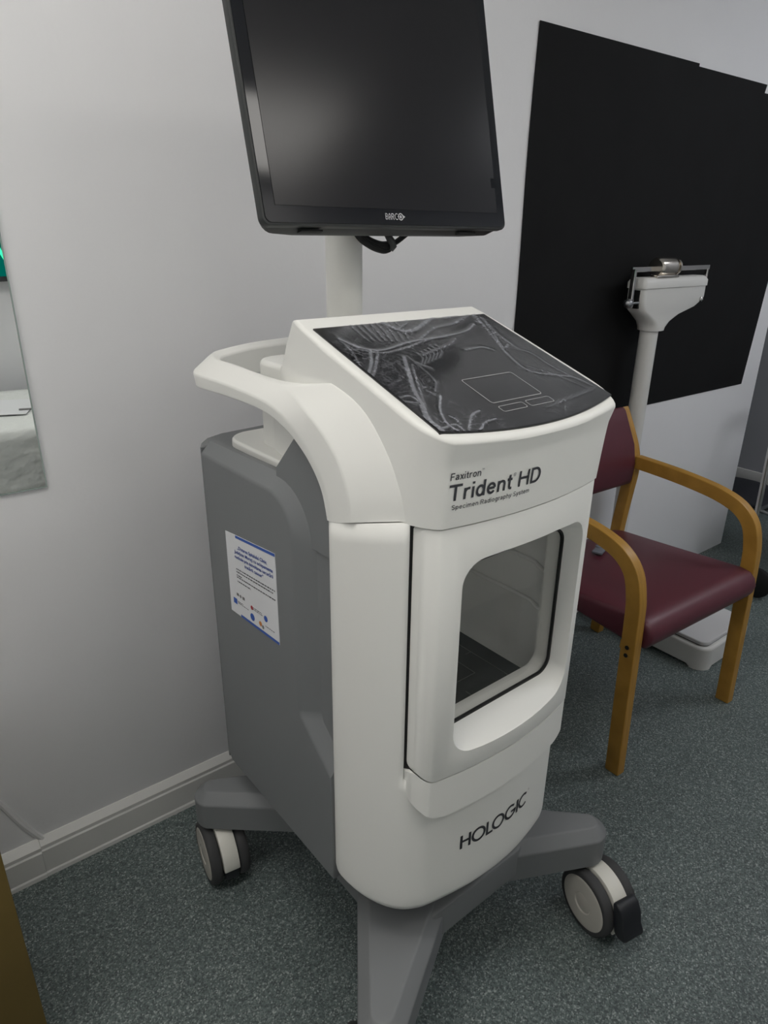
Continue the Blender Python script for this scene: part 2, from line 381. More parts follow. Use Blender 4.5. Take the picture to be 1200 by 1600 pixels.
# --- white front shell (flanks and lower front)
hp = half_plan(46)
left = hp; right = [(-u, v) for u, v in hp[::-1]][1:]
plan = left+right
iL = min(range(len(left)), key=lambda k: abs(left[k][0]+.1975) + (0 if left[k][1] < -.15 else 9)); iR = len(plan)-1-iL
def seam_z(u, v):
    t = max(0, min(1, (v+.086)/(-.136)))
    return 1.073+.034*t**.8
zs = [.338, .3415, .3575, .364] + [.364+(.652-.364)*k/12 for k in range(1, 13)] + [None]*14
rows = []
for j, z in enumerate(zs):
    row = []
    for k, (u, v) in enumerate(plan):
        zz = z if z is not None else .652+(seam_z(u, v)-.652)*((j-15)/14)
        ins = {0: .0150, 1: .0105, 2: .0012}.get(j, 0)
        c = Vector((u, v+.02)); c = c*(1-ins/c.length)
        row.append(Vector((c.x, c.y-.02, zz)))
    rows.append(row)
bm = bmesh.new(); V = [[bm.verts.new(p) for p in r] for r in rows]
for j in range(len(rows)-1):
    for k in range(len(plan)-1):
        if j >= 15 and iL <= k < iR: continue
        bm.faces.new((V[j][k], V[j][k+1], V[j+1][k+1], V[j+1][k]))
for v in [v for v in bm.verts if not v.link_faces]: bm.verts.remove(v)
bmesh.ops.recalc_face_normals(bm, faces=bm.faces)
if sum(f.normal.y*f.calc_area() for f in bm.faces) > 0: bmesh.ops.reverse_faces(bm, faces=bm.faces)
for f in bm.faces: f.smooth = True
shell = link('front_shell', bm, M_WHITE, MX, keep=True)
md = shell.modifiers.new('thick', 'SOLIDIFY'); md.thickness = .012; md.offset = -1
USTEPS = sorted([-.2+.4*k/16 for k in range(17)] + [s*x for s in (-1, 1) for x in (.165, .169, .173, .177, .180, .183, .186, .189, .192, .194, .1965)])
def bow_plate(outline, vback, off, bev, seg=3):
    bm = bmesh.new(); poly_prism(bm, outline, -.5, vback, 'y')
    for u in USTEPS:
        bmesh.ops.bisect_plane(bm, geom=bm.verts[:]+bm.edges[:]+bm.faces[:], plane_co=(u, 0, 0), plane_no=(1, 0, 0))
    for v in bm.verts:
        if v.co.y < -.45: v.co.y = cplan(v.co.x)+off
    bmesh.ops.recalc_face_normals(bm, faces=bm.faces)
    if bev: bevel(bm, bev, seg, 50, lambda e: all(v.co.y < vback-.004 for v in e.verts) and any(abs(f.normal.y) < .3 and abs(f.normal.x) < .99 or abs(f.normal.x) > .9 for f in e.link_faces))
    return bm
# the soft ledge under the door
lo_ = [p for p in rrect(-.1965, .1965, .574, .70, (.056, .056, .001, .001), 8) if p[1] < .65]
lo_ += [(.1965, .672)] + [(.1635+.0325*cos(-k*pi/16), .690+.0345*sin(-k*pi/16)) for k in range(3, 9)] + [(-.1615-.0330*sin(k*pi/16), .690-.0345*cos(k*pi/16)) for k in range(6)] + [(-.1965, .672)]
bm = bow_plate(lo_, -.20, .002, .006)
link('door_ledge', bm, M_WHITE, MX, wn=True)
# dark gap lining behind the door
bm = bmesh.new(); poly_prism(bm, [(-.199, -.20), (-.199, -.222), (-.19, -.232), (-.175, -.232), (-.175, -.20)], .655, 1.103)
poly_prism(bm, [(.199, -.20), (.199, -.222), (.19, -.232), (.175, -.232), (.175, -.20)], .655, 1.103)
add_box(bm, (0, -.215, 1.1052), (.38, .05, .0022)); add_box(bm, (0, -.213, .6565), (.37, .04, .004))
link('door_seal', bm, M_GAP, MX)
# --- door with recessed window
bm = bow_plate(rrect(-.1925, .1945, .659, 1.1038, (.030, .030, .006, .006), 8), -.205, .001, .0025, 2)
door = link('door', bm, M_WHITE, MX)
bm = bmesh.new()
def loft(bm, rings):
    vs = [[bm.verts.new(p) for p in r] for r in rings]; n = len(rings[0])
    bm.faces.new(vs[0]); bm.faces.new(vs[-1][::-1])
    for a, b in zip(vs, vs[1:]):
        for k in range(n): bm.faces.new((a[k], a[(k+1) % n], b[(k+1) % n], b[k]))
    bmesh.ops.recalc_face_normals(bm, faces=bm.faces)
WU0, WU1, WZ0, WZ1 = -.128, .150, .722, 1.018
loft(bm, [[(x, -.330, z) for x, z in rrect(-.138, .163, .668, 1.052, .045, 8)],
          [(x, -.286, z) for x, z in rrect(-.138, .157, .692, 1.048, .040, 8)],
          [(x, -.262, z) for x, z in rrect(-.134, .154, .712, 1.036, .036, 8)],
          [(x, -.240, z) for x, z in rrect(WU0, WU1, WZ0, WZ1, .030, 8)],
          [(x, -.19, z) for x, z in rrect(WU0, WU1, WZ0, WZ1, .030, 8)]])
cut = link('cutter', bm, None, MX)
bpy.context.view_layer.update()
boolean(door, cut); resmooth(door, 28)
if not door.data.materials: door.data.materials.append(M_WHITE)
bm = bmesh.new()
o_ = rrect(WU0, WU1, WZ0, WZ1, .030, 8); i_ = rrect(WU0+.0042, WU1-.0042, WZ0+.0042, WZ1-.0042, .0265, 8)
def frame_ring(bm, o_, i_, y0, y1):
    n = len(o_); a = [bm.verts.new((x, y0, z)) for x, z in o_]; b = [bm.verts.new((x, y0, z)) for x, z in i_]
    c = [bm.verts.new((x, y1, z)) for x, z in o_]; d = [bm.verts.new((x, y1, z)) for x, z in i_]
    for k in range(n):
        l = (k+1) % n
        for p, q in ((a, b), (b, d), (d, c), (c, a)): bm.faces.new((p[k], p[l], q[l], q[k]))
    bmesh.ops.recalc_face_normals(bm, faces=bm.faces)
frame_ring(bm, o_, i_, -.2402, -.2350)
tag(link('window_gasket', bm, M_GAP, door), 'black rubber gasket')
bm = bmesh.new(); poly_prism(bm, rrect(WU0+.003, WU1-.003, WZ0+.003, WZ1-.003, .027, 8), -.2385, -.2355, 'y')
link('window_pane', bm, M_PANE, door)
# --- chamber behind the window
bm = bmesh.new()
prof = []                                             # (u, z) ring with a coved floor
prof = rrect(-.168, .168, .690, 1.055, .035, 6)
vs = [[bm.verts.new((x, y, z)) for x, z in prof] for y in (-.2055, .03)]
n = len(prof)
for k in range(n): bm.faces.new((vs[0][k], vs[0][(k+1) % n], vs[1][(k+1) % n], vs[1][k]))
bm.faces.new(vs[1])
fo = rrect(-.168, .168, .690, 1.055, .035, 6); fi = rrect(WU0-.004, WU1+.004, WZ0-.004, WZ1+.004, .03, 6)
a = [bm.verts.new((x, -.2055, z)) for x, z in fo]; b = [bm.verts.new((x, -.2055, z)) for x, z in fi]
for k in range(n): bm.faces.new((a[k], a[(k+1) % n], b[(k+1) % n], b[k]))
liner = link('chamber_liner', bm, M_LINER, MX, ang=60)
for zz in (.833, .915, 0.752):
    for s in (-1, 1):
        bm = bmesh.new()
        add_tube(bm, crom([(s*.166, -.201, zz-.007), (s*.165, -.192, zz-.008), (s*.165, -.178, zz-.002), (s*.165, -.165, zz+.002), (s*.165, -.10, zz+.002), (s*.165, .02, zz+.002)], 30), .0045, 8)
        if zz > .8: link('shelf_ridge', bm, M_LINER, liner)
        else: bm.free()
bm = bmesh.new(); add_box(bm, (.0, -.0875, .698), (.276, .225, .006)); bevel(bm, .001, 1)
plate = link('detector_plate', bm, M_PLATE, MX)
bm = bmesh.new()
def ln(x0, y0, x1, y1, w=.0012):
    d = Vector((x1-x0, y1-y0, 0)); L_ = d.length; a_ = math.atan2(d.y, d.x)
    add_box(bm, ((x0+x1)/2, (y0+y1)/2, .7014), (L_, w, .0006), Matrix.Rotation(a_, 4, 'Z'))
for h in (.10, .055):
    for s in (-1, 1):
        ln(-h, -.0875+s*h, h, -.0875+s*h); ln(s*h, -.0875-h, s*h, -.0875+h)
ln(-.10, -.0875, -.085, -.0875); ln(.10, -.0875, .085, -.0875); ln(0, -.1875, 0, -.1725); ln(-.012, -.0875, .012, -.0875); ln(0, -.0995, 0, -.0755)
link('plate_markings', bm, M_PLINE, plate)
# --- console
KS = .345
def rimz(v): return 1.2534+KS*(v+.239)
def console_plan():
    L_ = [(-.160, .20), (-.168, .185), (-.176, .15), (-.192, .09), (-.2015, .03), (-.2045, -.03), (-.2045, -.20), (-.2035, -.216)]
    us = [-.199, -.1965, -.193, -.189, -.184, -.179, -.174, -.168, -.160, -.145, -.125, -.10, -.075, -.05, -.025]
    L_ += [(u*1.012, cplan(u)-.0005) for u in us]
    return L_+[(0, cplan(0))]+[(-u, v) for u, v in L_[::-1]]
bm = bmesh.new(); poly_prism(bm, console_plan(), 1.1065, 1.5)
def cutplane(bm, co, no):
    g = bmesh.ops.bisect_plane(bm, geom=bm.verts[:]+bm.edges[:]+bm.faces[:], plane_co=co, plane_no=no, clear_outer=True)
    es = [e for e in g['geom_cut'] if isinstance(e, bmesh.types.BMEdge)]
    bmesh.ops.contextual_create(bm, geom=es)
cutplane(bm, (0, -.239, rimz(-.239)), Vector((0, -KS, 1)).normalized())
bmesh.ops.recalc_face_normals(bm, faces=bm.faces)
cutplane(bm, (0, .058, rimz(.058)), Vector((0, .085, .062)).normalized())
bmesh.ops.recalc_face_normals(bm, faces=bm.faces)
def flare(z): t = max(0, min(1, (z-1.107)/.13)); return .0105*t+.0065*t**6
for zc in (1.15, 1.18, 1.195, 1.205):
    bmesh.ops.bisect_plane(bm, geom=bm.verts[:]+bm.edges[:]+bm.faces[:], plane_co=(0, 0, zc), plane_no=(0, 0, 1))
for v in bm.verts:                                     # slight forward flare of the front
    if v.co.y < -.2 and v.co.z > 1.12: q_ = flare(v.co.z); v.co.y -= q_; v.co.z -= KS*q_*(1 if v.co.z > 1.207 else 0)
bevel(bm, .0075, 4, 30, lambda e: all(v.co.z > 1.15 for v in e.verts) and abs((e.verts[0].co-e.verts[1].co).normalized().z) < .9 and any(f.normal.z > .6 and f.normal.y < 0 for f in e.link_faces))
console = link('console', bm, M_WHITE, MX, wn=True)
# --- neck behind the console, top plate
bm = bmesh.new()
poly_prism(bm, rrect(-.166, .166, .02, .262, (.01, .01, .045, .045), 8), 1.09, 1.266)
bevel(bm, .010, 3, 60, lambda e: all(v.co.z > 1.26 for v in e.verts))
poly_prism(bm, [(.07, 1.25), (.07, 1.30), (.096, 1.2985), (.106, 1.286), (.117, 1.2765), (.131, 1.2705), (.150, 1.2665), (.16, 1.25)], -.168, .168, 'x')
link('neck_cover', bm, M_WHITE, MX, wn=True)
bm = bmesh.new()
poly_prism(bm, rrect(-.200, .200, .02, .336, (.01, .01, .055, .055), 8), 1.085, 1.108)
bevel(bm, .006, 3, 60, lambda e: all(v.co.z > 1.1 for v in e.verts))
link('top_plate', bm, M_WHITE, MX, wn=True)
# --- handle: one loop from flank to flank behind the neck
rA = [(-.2415, -.086, 1.0765), (-.2415, -.074, 1.116), (-.2415, -.052, 1.146), (-.2415, -.019, 1.172), (-.2415, .026, 1.194), (-.2415, .094, 1.209), (-.2415, .20, 1.210), (-.2415, .30, 1.207), (-.240, .343, 1.206), (-.222, .372, 1.206), (-.19, .386, 1.207), (-.10, .392, 1.211), (0, .394, 1.213)]
rB = [(-.2438, -.106, 1.0795), (-.2438, -.094, 1.118), (-.2438, -.076, 1.148), (-.2436, -.045, 1.177), (-.2434, .0, 1.204), (-.243, .075, 1.2265), (-.243, .20, 1.2325), (-.243, .30, 1.2320), (-.242, .345, 1.2305), (-.226, .378, 1.233), (-.19, .393, 1.239), (-.10, .400, 1.247), (0, .402, 1.250)]
rF = [(-.2443, -.150, 1.0942), (-.2443, -.146, 1.130), (-.2438, -.126, 1.171), (-.2430, -.094, 1.202), (-.2400, -.042, 1.2300), (-.224, .040, 1.2520), (-.217, .11, 1.2545), (-.219, .26, 1.2550), (-.221, .325, 1.2540), (-.209, .357, 1.2560), (-.182, .370, 1.2605), (-.10, .378, 1.2675), (0, .381, 1.2705)]
rC = [(-.201, -.226, 1.1108), (-.2025, -.216, 1.150), (-.204, -.190, 1.194), (-.204, -.147, 1.239), (-.204, -.106, 1.262), (-.204, -.054, 1.276), (-.206, .07, 1.2575), (-.211, .25, 1.260), (-.211, .318, 1.262), (-.200, .345, 1.266), (-.178, .356, 1.270), (-.10, .364, 1.277), (0, .367, 1.280)]
rD = [(-.190, -.12, 1.086), (-.190, -.10, 1.125), (-.190, -.075, 1.155), (-.190, -.03, 1.182), (-.190, .026, 1.203), (-.193, .09, 1.214), (-.198, .20, 1.214), (-.200, .29, 1.211), (-.197, .315, 1.211), (-.186, .338, 1.211), (-.165, .350, 1.212), (-.10, .357, 1.215), (0, .360, 1.217)]
rE = [(-.190, -.20, 1.100), (-.190, -.19, 1.145), (-.190, -.165, 1.185), (-.190, -.125, 1.225), (-.190, -.088, 1.248), (-.190, -.04, 1.262), (-.193, .07, 1.247), (-.199, .25, 1.256), (-.200, .305, 1.256), (-.188, .335, 1.257), (-.167, .345, 1.260), (-.10, .353, 1.266), (0, .356, 1.269)]
NS = 73
def with_corner(r, n):                                 # smooth except one sharp corner where the arm leaves the console
    k = 5; a = crom(r[:k+1], 1+(n-1)*k//12); b = crom(r[k:], n-len(a)+1); return a+b[1:]
rails = [crom(rA, NS), crom(rB, NS), crom(rF, NS), with_corner(rC, NS), crom(rE, NS), crom(rD, NS)]
st = [[r[k] for r in rails] for k in range(NS)]
st = st+[[Vector((-p.x, p.y, p.z)) for p in s_] for s_ in st[::-1]][1:]
bm = bmesh.new(); vs = [[bm.verts.new(p) for p in s_] for s_ in st]
for a, b in zip(vs, vs[1:]):
    for k in range(6): bm.faces.new((a[k], a[(k+1) % 6], b[(k+1) % 6], b[k]))
bm.faces.new(vs[0]); bm.faces.new(vs[-1][::-1])
bmesh.ops.recalc_face_normals(bm, faces=bm.faces)
long_e = [e for e in bm.edges if len(e.link_faces) == 2 and e.calc_face_angle(0) > R(8) and any(len(f.verts) == 4 for f in e.link_faces) and not any(len(f.verts) > 4 for f in e.link_faces)]
le = []
vi = {v: (i, k) for i, s_ in enumerate(vs) for k, v in enumerate(s_)}
for e in bm.edges:
    (i1, k1), (i2, k2) = vi[e.verts[0]], vi[e.verts[1]]
    if k1 == k2 and i1 != i2: le.append(e)
bmesh.ops.bevel(bm, geom=le, offset=.0035, segments=3, profile=.5, affect='EDGES', clamp_overlap=True)
link('push_handle', bm, M_WHITE, MX, ang=40, wn=True)
# --- touch panel, film, outlines
def on_rim(u, v, h=0): return Vector((u, v-h*KS/1.058, rimz(v)+h/1.058))
gl_out = [(-.188, .018)] + [(-.188+.376*k/24, -.2690-.0275*(1-((k-12)/12)**2)) for k in range(25)] + [(.188, .018)]
gl_out = gl_out[::-1]
bm = bmesh.new()
top = [bm.verts.new(on_rim(u, v, .0022)) for u, v in gl_out]; bot = [bm.verts.new(on_rim(u, v, -.004)) for u, v in gl_out]
bm.faces.new(top); bm.faces.new(bot[::-1])
for k in range(len(top)): bm.faces.new((top[k], bot[k], bot[(k+1) % len(top)], top[(k+1) % len(top)]))
panel = link('touch_panel', bm, M_GLASSTOP, MX)
def outline_mesh(bm, pts, w):
    n = len(pts); c = Vector((sum(p[0] for p in pts)/n, sum(p[1] for p in pts)/n))
    inn = []
    for k in range(n):
        p = Vector(pts[k]); a = Vector(pts[k-1]); b = Vector(pts[(k+1) % n]); t = (b-a).normalized(); nn = Vector((-t.y, t.x))
        if nn.dot(c-p) < 0: nn = -nn
        inn.append(p+nn*w)
    a = [bm.verts.new(on_rim(*p, .0028)) for p in pts]; b = [bm.verts.new(on_rim(*p, .0028)) for p in inn]
    for k in range(n): bm.faces.new((a[k], a[(k+1) % n], b[(k+1) % n], b[k]))
bm = bmesh.new()
outline_mesh(bm, rrect(-.054, .057, -.234, -.168, .005), .0011)
outline_mesh(bm, rrect(-.053, -.001, -.2565, -.2425, .004), .0009)
outline_mesh(bm, rrect(.006, .060, -.2565, -.2415, .004), .0009)
tag(link('trackpad_outline', bm, M_PRINTL, panel), 'thin pale printed outline')
def seg_d(p, a, b):
    ab = b-a; t = max(0, min(1, (p-a).dot(ab)/max(1e-9, ab.length_squared))); return (p-a-ab*t).length
# creases of the film, as (u, v) paths on the sloped panel, width, strength
PL = [
    ([(-0.1678, -0.0202), (-0.1498, -0.053), (-0.1183, -0.0648), (-0.0532, -0.0511), (0.0277, -0.0453), (0.0867, -0.0361), (0.1264, -0.0173)], 0.005, 0.55),
    ([(-0.1536, -0.058), (-0.1247, -0.0727), (-0.0715, -0.0661), (-0.0118, -0.0495), (0.0551, -0.0424)], 0.004, 0.45),
    ([(-0.0541, 0.0152), (-0.0397, -0.0153), (-0.0109, -0.0153), (0.0421, 0.0106), (0.0966, 0.0285), (0.158, 0.0364)], 0.009, 0.5),
    ([(-0.066, 0.0284), (-0.022, 0.0337), (-0.0023, 0.0151), (-0.0378, -0.0063)], 0.006, 0.35),
    ([(-0.1409, -0.0629), (-0.1635, -0.0946), (-0.1913, -0.1228)], 0.006, 0.5),
    ([(-0.1309, -0.069), (-0.1677, -0.1092), (-0.1887, -0.1286)], 0.005, 0.45),
    ([(-0.0988, -0.0919), (-0.1298, -0.1405), (-0.1531, -0.1791), (-0.1661, -0.2106), (-0.1821, -0.2393), (-0.1826, -0.2707)], 0.007, 0.55),
    ([(-0.103, -0.1153), (-0.145, -0.1812), (-0.1646, -0.2143)], 0.004, 0.4),
    ([(-0.1221, -0.1976), (-0.1504, -0.2283), (-0.1642, -0.2572), (-0.1602, -0.2773)], 0.004, 0.6),
    ([(-0.091, -0.2444), (-0.114, -0.2517), (-0.1442, -0.277)], 0.005, 0.5),
    ([(-0.0827, -0.2672), (-0.107, -0.2703), (-0.1335, -0.2852)], 0.004, 0.5),
    ([(0.1577, 0.0256), (0.1474, -0.0154), (0.123, -0.0715), (0.1032, -0.1148), (0.0924, -0.1658), (0.1133, -0.1876), (0.1624, -0.209), (0.175, -0.2375)], 0.006, 0.4),
    ([(0.0318, -0.0919), (0.0708, -0.0903), (0.0854, -0.1022)], 0.006, 0.45),
    ([(-0.193, -0.1865), (-0.1686, -0.1858), (-0.1683, -0.2032), (-0.1943, -0.191)], 0.004, 0.45),
    ([(-0.1662, -0.0076), (-0.173, -0.0608), (-0.19, -0.1058)], 0.004, 0.3),
    ([(-0.0617, -0.0927), (-0.0233, -0.0814), (0.0168, -0.0711), (0.0422, -0.0572)], 0.004, 0.4),
    ([(-0.0904, -0.11), (-0.0779, -0.1303)], 0.004, 0.4),
    ([(-0.1949, -0.2484), (-0.1855, -0.2636), (-0.1545, -0.2613), (-0.1527, -0.2795)], 0.005, 0.45),
    ([(0.0837, 0.0147), (0.1155, 0.0206), (0.1594, 0.0308), (0.1474, -0.0154)], 0.008, 0.45),
    ([(-0.1775, -0.2341), (-0.1883, -0.2566), (-0.1885, -0.272)], 0.006, 0.5),
    ([(-0.17, -0.2095), (-0.1912, -0.2494), (-0.1936, -0.2674)], 0.004, 0.5),
    ([(0.1437, -0.0454), (0.1143, -0.0984), (0.134, -0.0926)], 0.005, 0.4),
    ([(0.1254, -0.1005), (0.153, -0.1246), (0.1544, -0.1705), (0.1665, -0.2168)], 0.005, 0.28),
    ([(0.1056, -0.16), (0.1358, -0.197), (0.1575, -0.24)], 0.004, 0.25),
    ([(0.1661, 0.0029), (0.1463, -0.0558), (0.1392, -0.1125)], 0.008, 0.3),
    ([(-0.0912, -0.0893), (-0.0967, -0.1558), (-0.1197, -0.1838)], 0.003, 0.3),
    ([(-0.1458, -0.2625), (-0.1437, -0.25), (-0.1466, -0.2426)], 0.004, 0.4),
    ([(-0.0255, -0.0453), (0.0294, -0.017), (0.0895, -0.0066), (0.1452, 0.0165)], 0.006, 0.35),
    ([(-0.116, 0.0301), (-0.1207, 0.0025), (-0.1233, -0.035)], 0.0028, 0.33),
    ([(-0.1061, 0.0249), (-0.1086, 0.0005), (-0.1133, -0.0368)], 0.0028, 0.33),
    ([(-0.0961, 0.0197), (-0.0963, -0.0015), (-0.1031, -0.0386)], 0.0028, 0.33),
    ([(-0.0783, 0.0245), (-0.0839, -0.0035), (-0.0929, -0.0405)], 0.0028, 0.33),
    ([(-0.0682, 0.0192), (-0.0713, -0.0055), (-0.0826, -0.0423)], 0.0028, 0.33),
    ([(-0.058, 0.0138), (-0.0586, -0.0076), (-0.0722, -0.0442)], 0.0028, 0.33),
    ([(-0.0394, 0.0187), (-0.0457, -0.0097), (-0.0616, -0.0461)], 0.0028, 0.33),
    ([(-0.029, 0.0133), (-0.0327, -0.0118), (-0.051, -0.048)], 0.0028, 0.33),
    ([(0.0269, -0.2654), (0.0478, -0.2635), (0.0715, -0.2545)], 0.003, 0.25),
    ([(0.0442, -0.2633), (0.0656, -0.2614), (0.09, -0.2522)], 0.003, 0.25),
    ([(0.062, -0.2612), (0.0838, -0.2592), (0.1088, -0.2499)], 0.003, 0.25),
    ([(0.0801, -0.259), (0.1025, -0.257), (0.1281, -0.2475)], 0.003, 0.25),
    ([(0.0987, -0.2568), (0.1216, -0.2547), (0.1479, -0.2451)], 0.003, 0.25),
    ([(0.1177, -0.2545), (0.1411, -0.2524), (0.1682, -0.2426)], 0.003, 0.25),
    ([(0.1372, -0.2522), (0.1612, -0.25), (0.189, -0.24)], 0.003, 0.25),
    ([(-0.0666, -0.0858), (-0.0699, -0.1019), (-0.0896, -0.1182)], 0.0025, 0.4),
    ([(-0.0562, -0.0828), (-0.0596, -0.099), (-0.0797, -0.1155)], 0.0025, 0.4),
    ([(-0.0457, -0.0797), (-0.0492, -0.0961), (-0.0696, -0.1127)], 0.0025, 0.4),
    ([(-0.0349, -0.0765), (-0.0386, -0.0931), (-0.0594, -0.1099)], 0.0025, 0.4),
    ([(-0.024, -0.0733), (-0.0278, -0.09), (-0.0491, -0.107)], 0.0025, 0.4),
    ([(-0.013, -0.0701), (-0.0169, -0.087), (-0.0385, -0.1041)], 0.0025, 0.4),
]
PLC = []
for pts, wd, stn in PL:
    q = [Vector((a.x, a.y)) for a in crom([(a, b, 0) for a, b in pts], 5*len(pts))]
    PLC.append((q, wd, stn, min(a.x for a in q)-3*wd, max(a.x for a in q)+3*wd, min(a.y for a in q)-3*wd, max(a.y for a in q)+3*wd))
DARK = [(Vector(p), a, b) for p, a, b in (((0.0909, -0.0219), 0.03, 0.012), ((-0.1772, -0.0664), 0.022, 0.022), ((-0.1528, -0.2175), 0.012, 0.022), ((-0.1917, -0.2138), 0.018, 0.014), ((-0.1844, 0.0084), 0.02, 0.02), ((-0.122, -0.1723), 0.012, 0.03))]
NU, NV = 300, 230
bm = bmesh.new(); grid = []; hz = []; cz = []
CRUMPLE = [(Vector(p), a, b) for p, a, b in (((-0.0741, -0.0097), 0.1, 0.045), ((-0.0274, -0.054), 0.1, 0.04), ((-0.1352, -0.1469), 0.04, 0.1), ((-0.1838, -0.2516), 0.05, 0.05), ((0.1356, -0.0136), 0.06, 0.05), ((0.1287, -0.0725), 0.05, 0.04), ((-0.1224, -0.2692), 0.06, 0.03), ((0.1321, -0.1832), 0.08, 0.03), ((0.0586, -0.2701), 0.05, 0.03), ((-0.1719, -0.0691), 0.05, 0.04))]
for j in range(NV+1):
    row = []
    for i in range(NU+1):
        u = -.1872+.3744*i/NU
        k = u/.188; vf = -.268-.0275*(1-k*k); v = vf+(.0175-vf)*j/NV
        h = 0; z = 0; p = Vector((u, v))
        for q, wd, stn, x0, x1, y0, y1 in PLC:
            if not (x0 < u < x1 and y0 < v < y1): continue
            d = min(seg_d(p, a, b) for a, b in zip(q, q[1:]))
            g = math.exp(-(d/(wd*.50))**4); h = max(h, g*stn); z = max(z, math.exp(-(d/(wd*.9))**2)*stn)
        row.append(bm.verts.new(on_rim(u, v, .0030+.0016*z))); dk = 0
        for (c_, rx, ry) in DARK:
            dk = max(dk, math.exp(-(((u-c_.x)/rx)**2+((v-c_.y)/ry)**2)**2))
        zw = 0
        for (c_, rx, ry) in CRUMPLE:
            zw = max(zw, math.exp(-(((u-c_.x)/rx)**2+((v-c_.y)/ry)**2)))
        cz.append(zw)
        hz.append(min(.85, h*1.05+.075*(1-dk)))
    grid.append(row)
for j in range(NV):
    for i in range(NU): bm.faces.new((grid[j][i], grid[j][i+1], grid[j+1][i+1], grid[j+1][i]))
for f in bm.faces: f.smooth = True
film = link('protective_film', bm, M_FILM, panel, keep=True)
at = film.data.attributes.new('haze', 'FLOAT', 'POINT'); at.data.foreach_set('value', hz)
at = film.data.attributes.new('crumple', 'FLOAT', 'POINT'); at.data.foreach_set('value', cz)
tag(film, 'wrinkled clear protective film with milky creases')
# --- lettering
def text_mesh(body, size, x0, x1=None, z=0, bold=0.0, mapf=None, sx=1.0):
    cu = bpy.data.curves.new('txt', 'FONT'); cu.body = body; cu.size = size; cu.offset = bold; cu.resolution_u = 4
    to = bpy.data.objects.new('txt', cu); COL.objects.link(to)
    dg = bpy.context.evaluated_depsgraph_get(); dg.update()
    me = bpy.data.meshes.new_from_object(to.evaluated_get(dg))
    bm = bmesh.new(); bm.from_mesh(me); bpy.data.objects.remove(to); bpy.data.curves.remove(cu); bpy.data.meshes.remove(me)
    xs = [v.co.x for v in bm.verts]; a, b = min(xs), max(xs)
    s = (x1-x0)/(b-a) if x1 is not None else sx
    if mapf and (b-a)*s > .05:
        for k in range(1, 24): bmesh.ops.bisect_plane(bm, geom=bm.verts[:]+bm.edges[:]+bm.faces[:], plane_co=(a+(b-a)*k/24, 0, 0), plane_no=(1, 0, 0))
    for v in bm.verts:
        u = x0+(v.co.x-a)*s; h = z+v.co.y
        v.co = mapf(u, h) if mapf else Vector((u, 0, h))
    return bm
CAPH = .73            # cap height of the built-in font per unit size
con_map = lambda u, h: Vector((u, cplan(u/1.012)-.0014-flare(h), h))
def low_v(u):
    for a, b in zip(hp, hp[1:]):
        if a[0] <= -abs(u) <= b[0] and a[1] < -.2:
            t = (-abs(u)-a[0])/max(1e-9, b[0]-a[0]); return a[1]+(b[1]-a[1])*t
    return -.278
low_map = lambda u, h: Vector((u, low_v(u)-.0008, h))
def join_bms(bms):
    out = bmesh.new()
    for b in bms:
        me = bpy.data.meshes.new('t'); b.to_mesh(me); b.free(); out.from_mesh(me); bpy.data.meshes.remove(me)
    return out
def text_part(name, items, mt, parent, mapf, label):
    o = link(name, join_bms([text_mesh(*a[:2], a[2], a[3], a[4], a[5], mapf) for a in items]), mt, parent, ang=180)
    tag(o, label); return o
def arcp(cx, cy, rx, ry, a0, a1, n=16): return [(cx+rx*cos(R(a0+(a1-a0)*k/n)), cy+ry*sin(R(a0+(a1-a0)*k/n))) for k in range(n+1)]
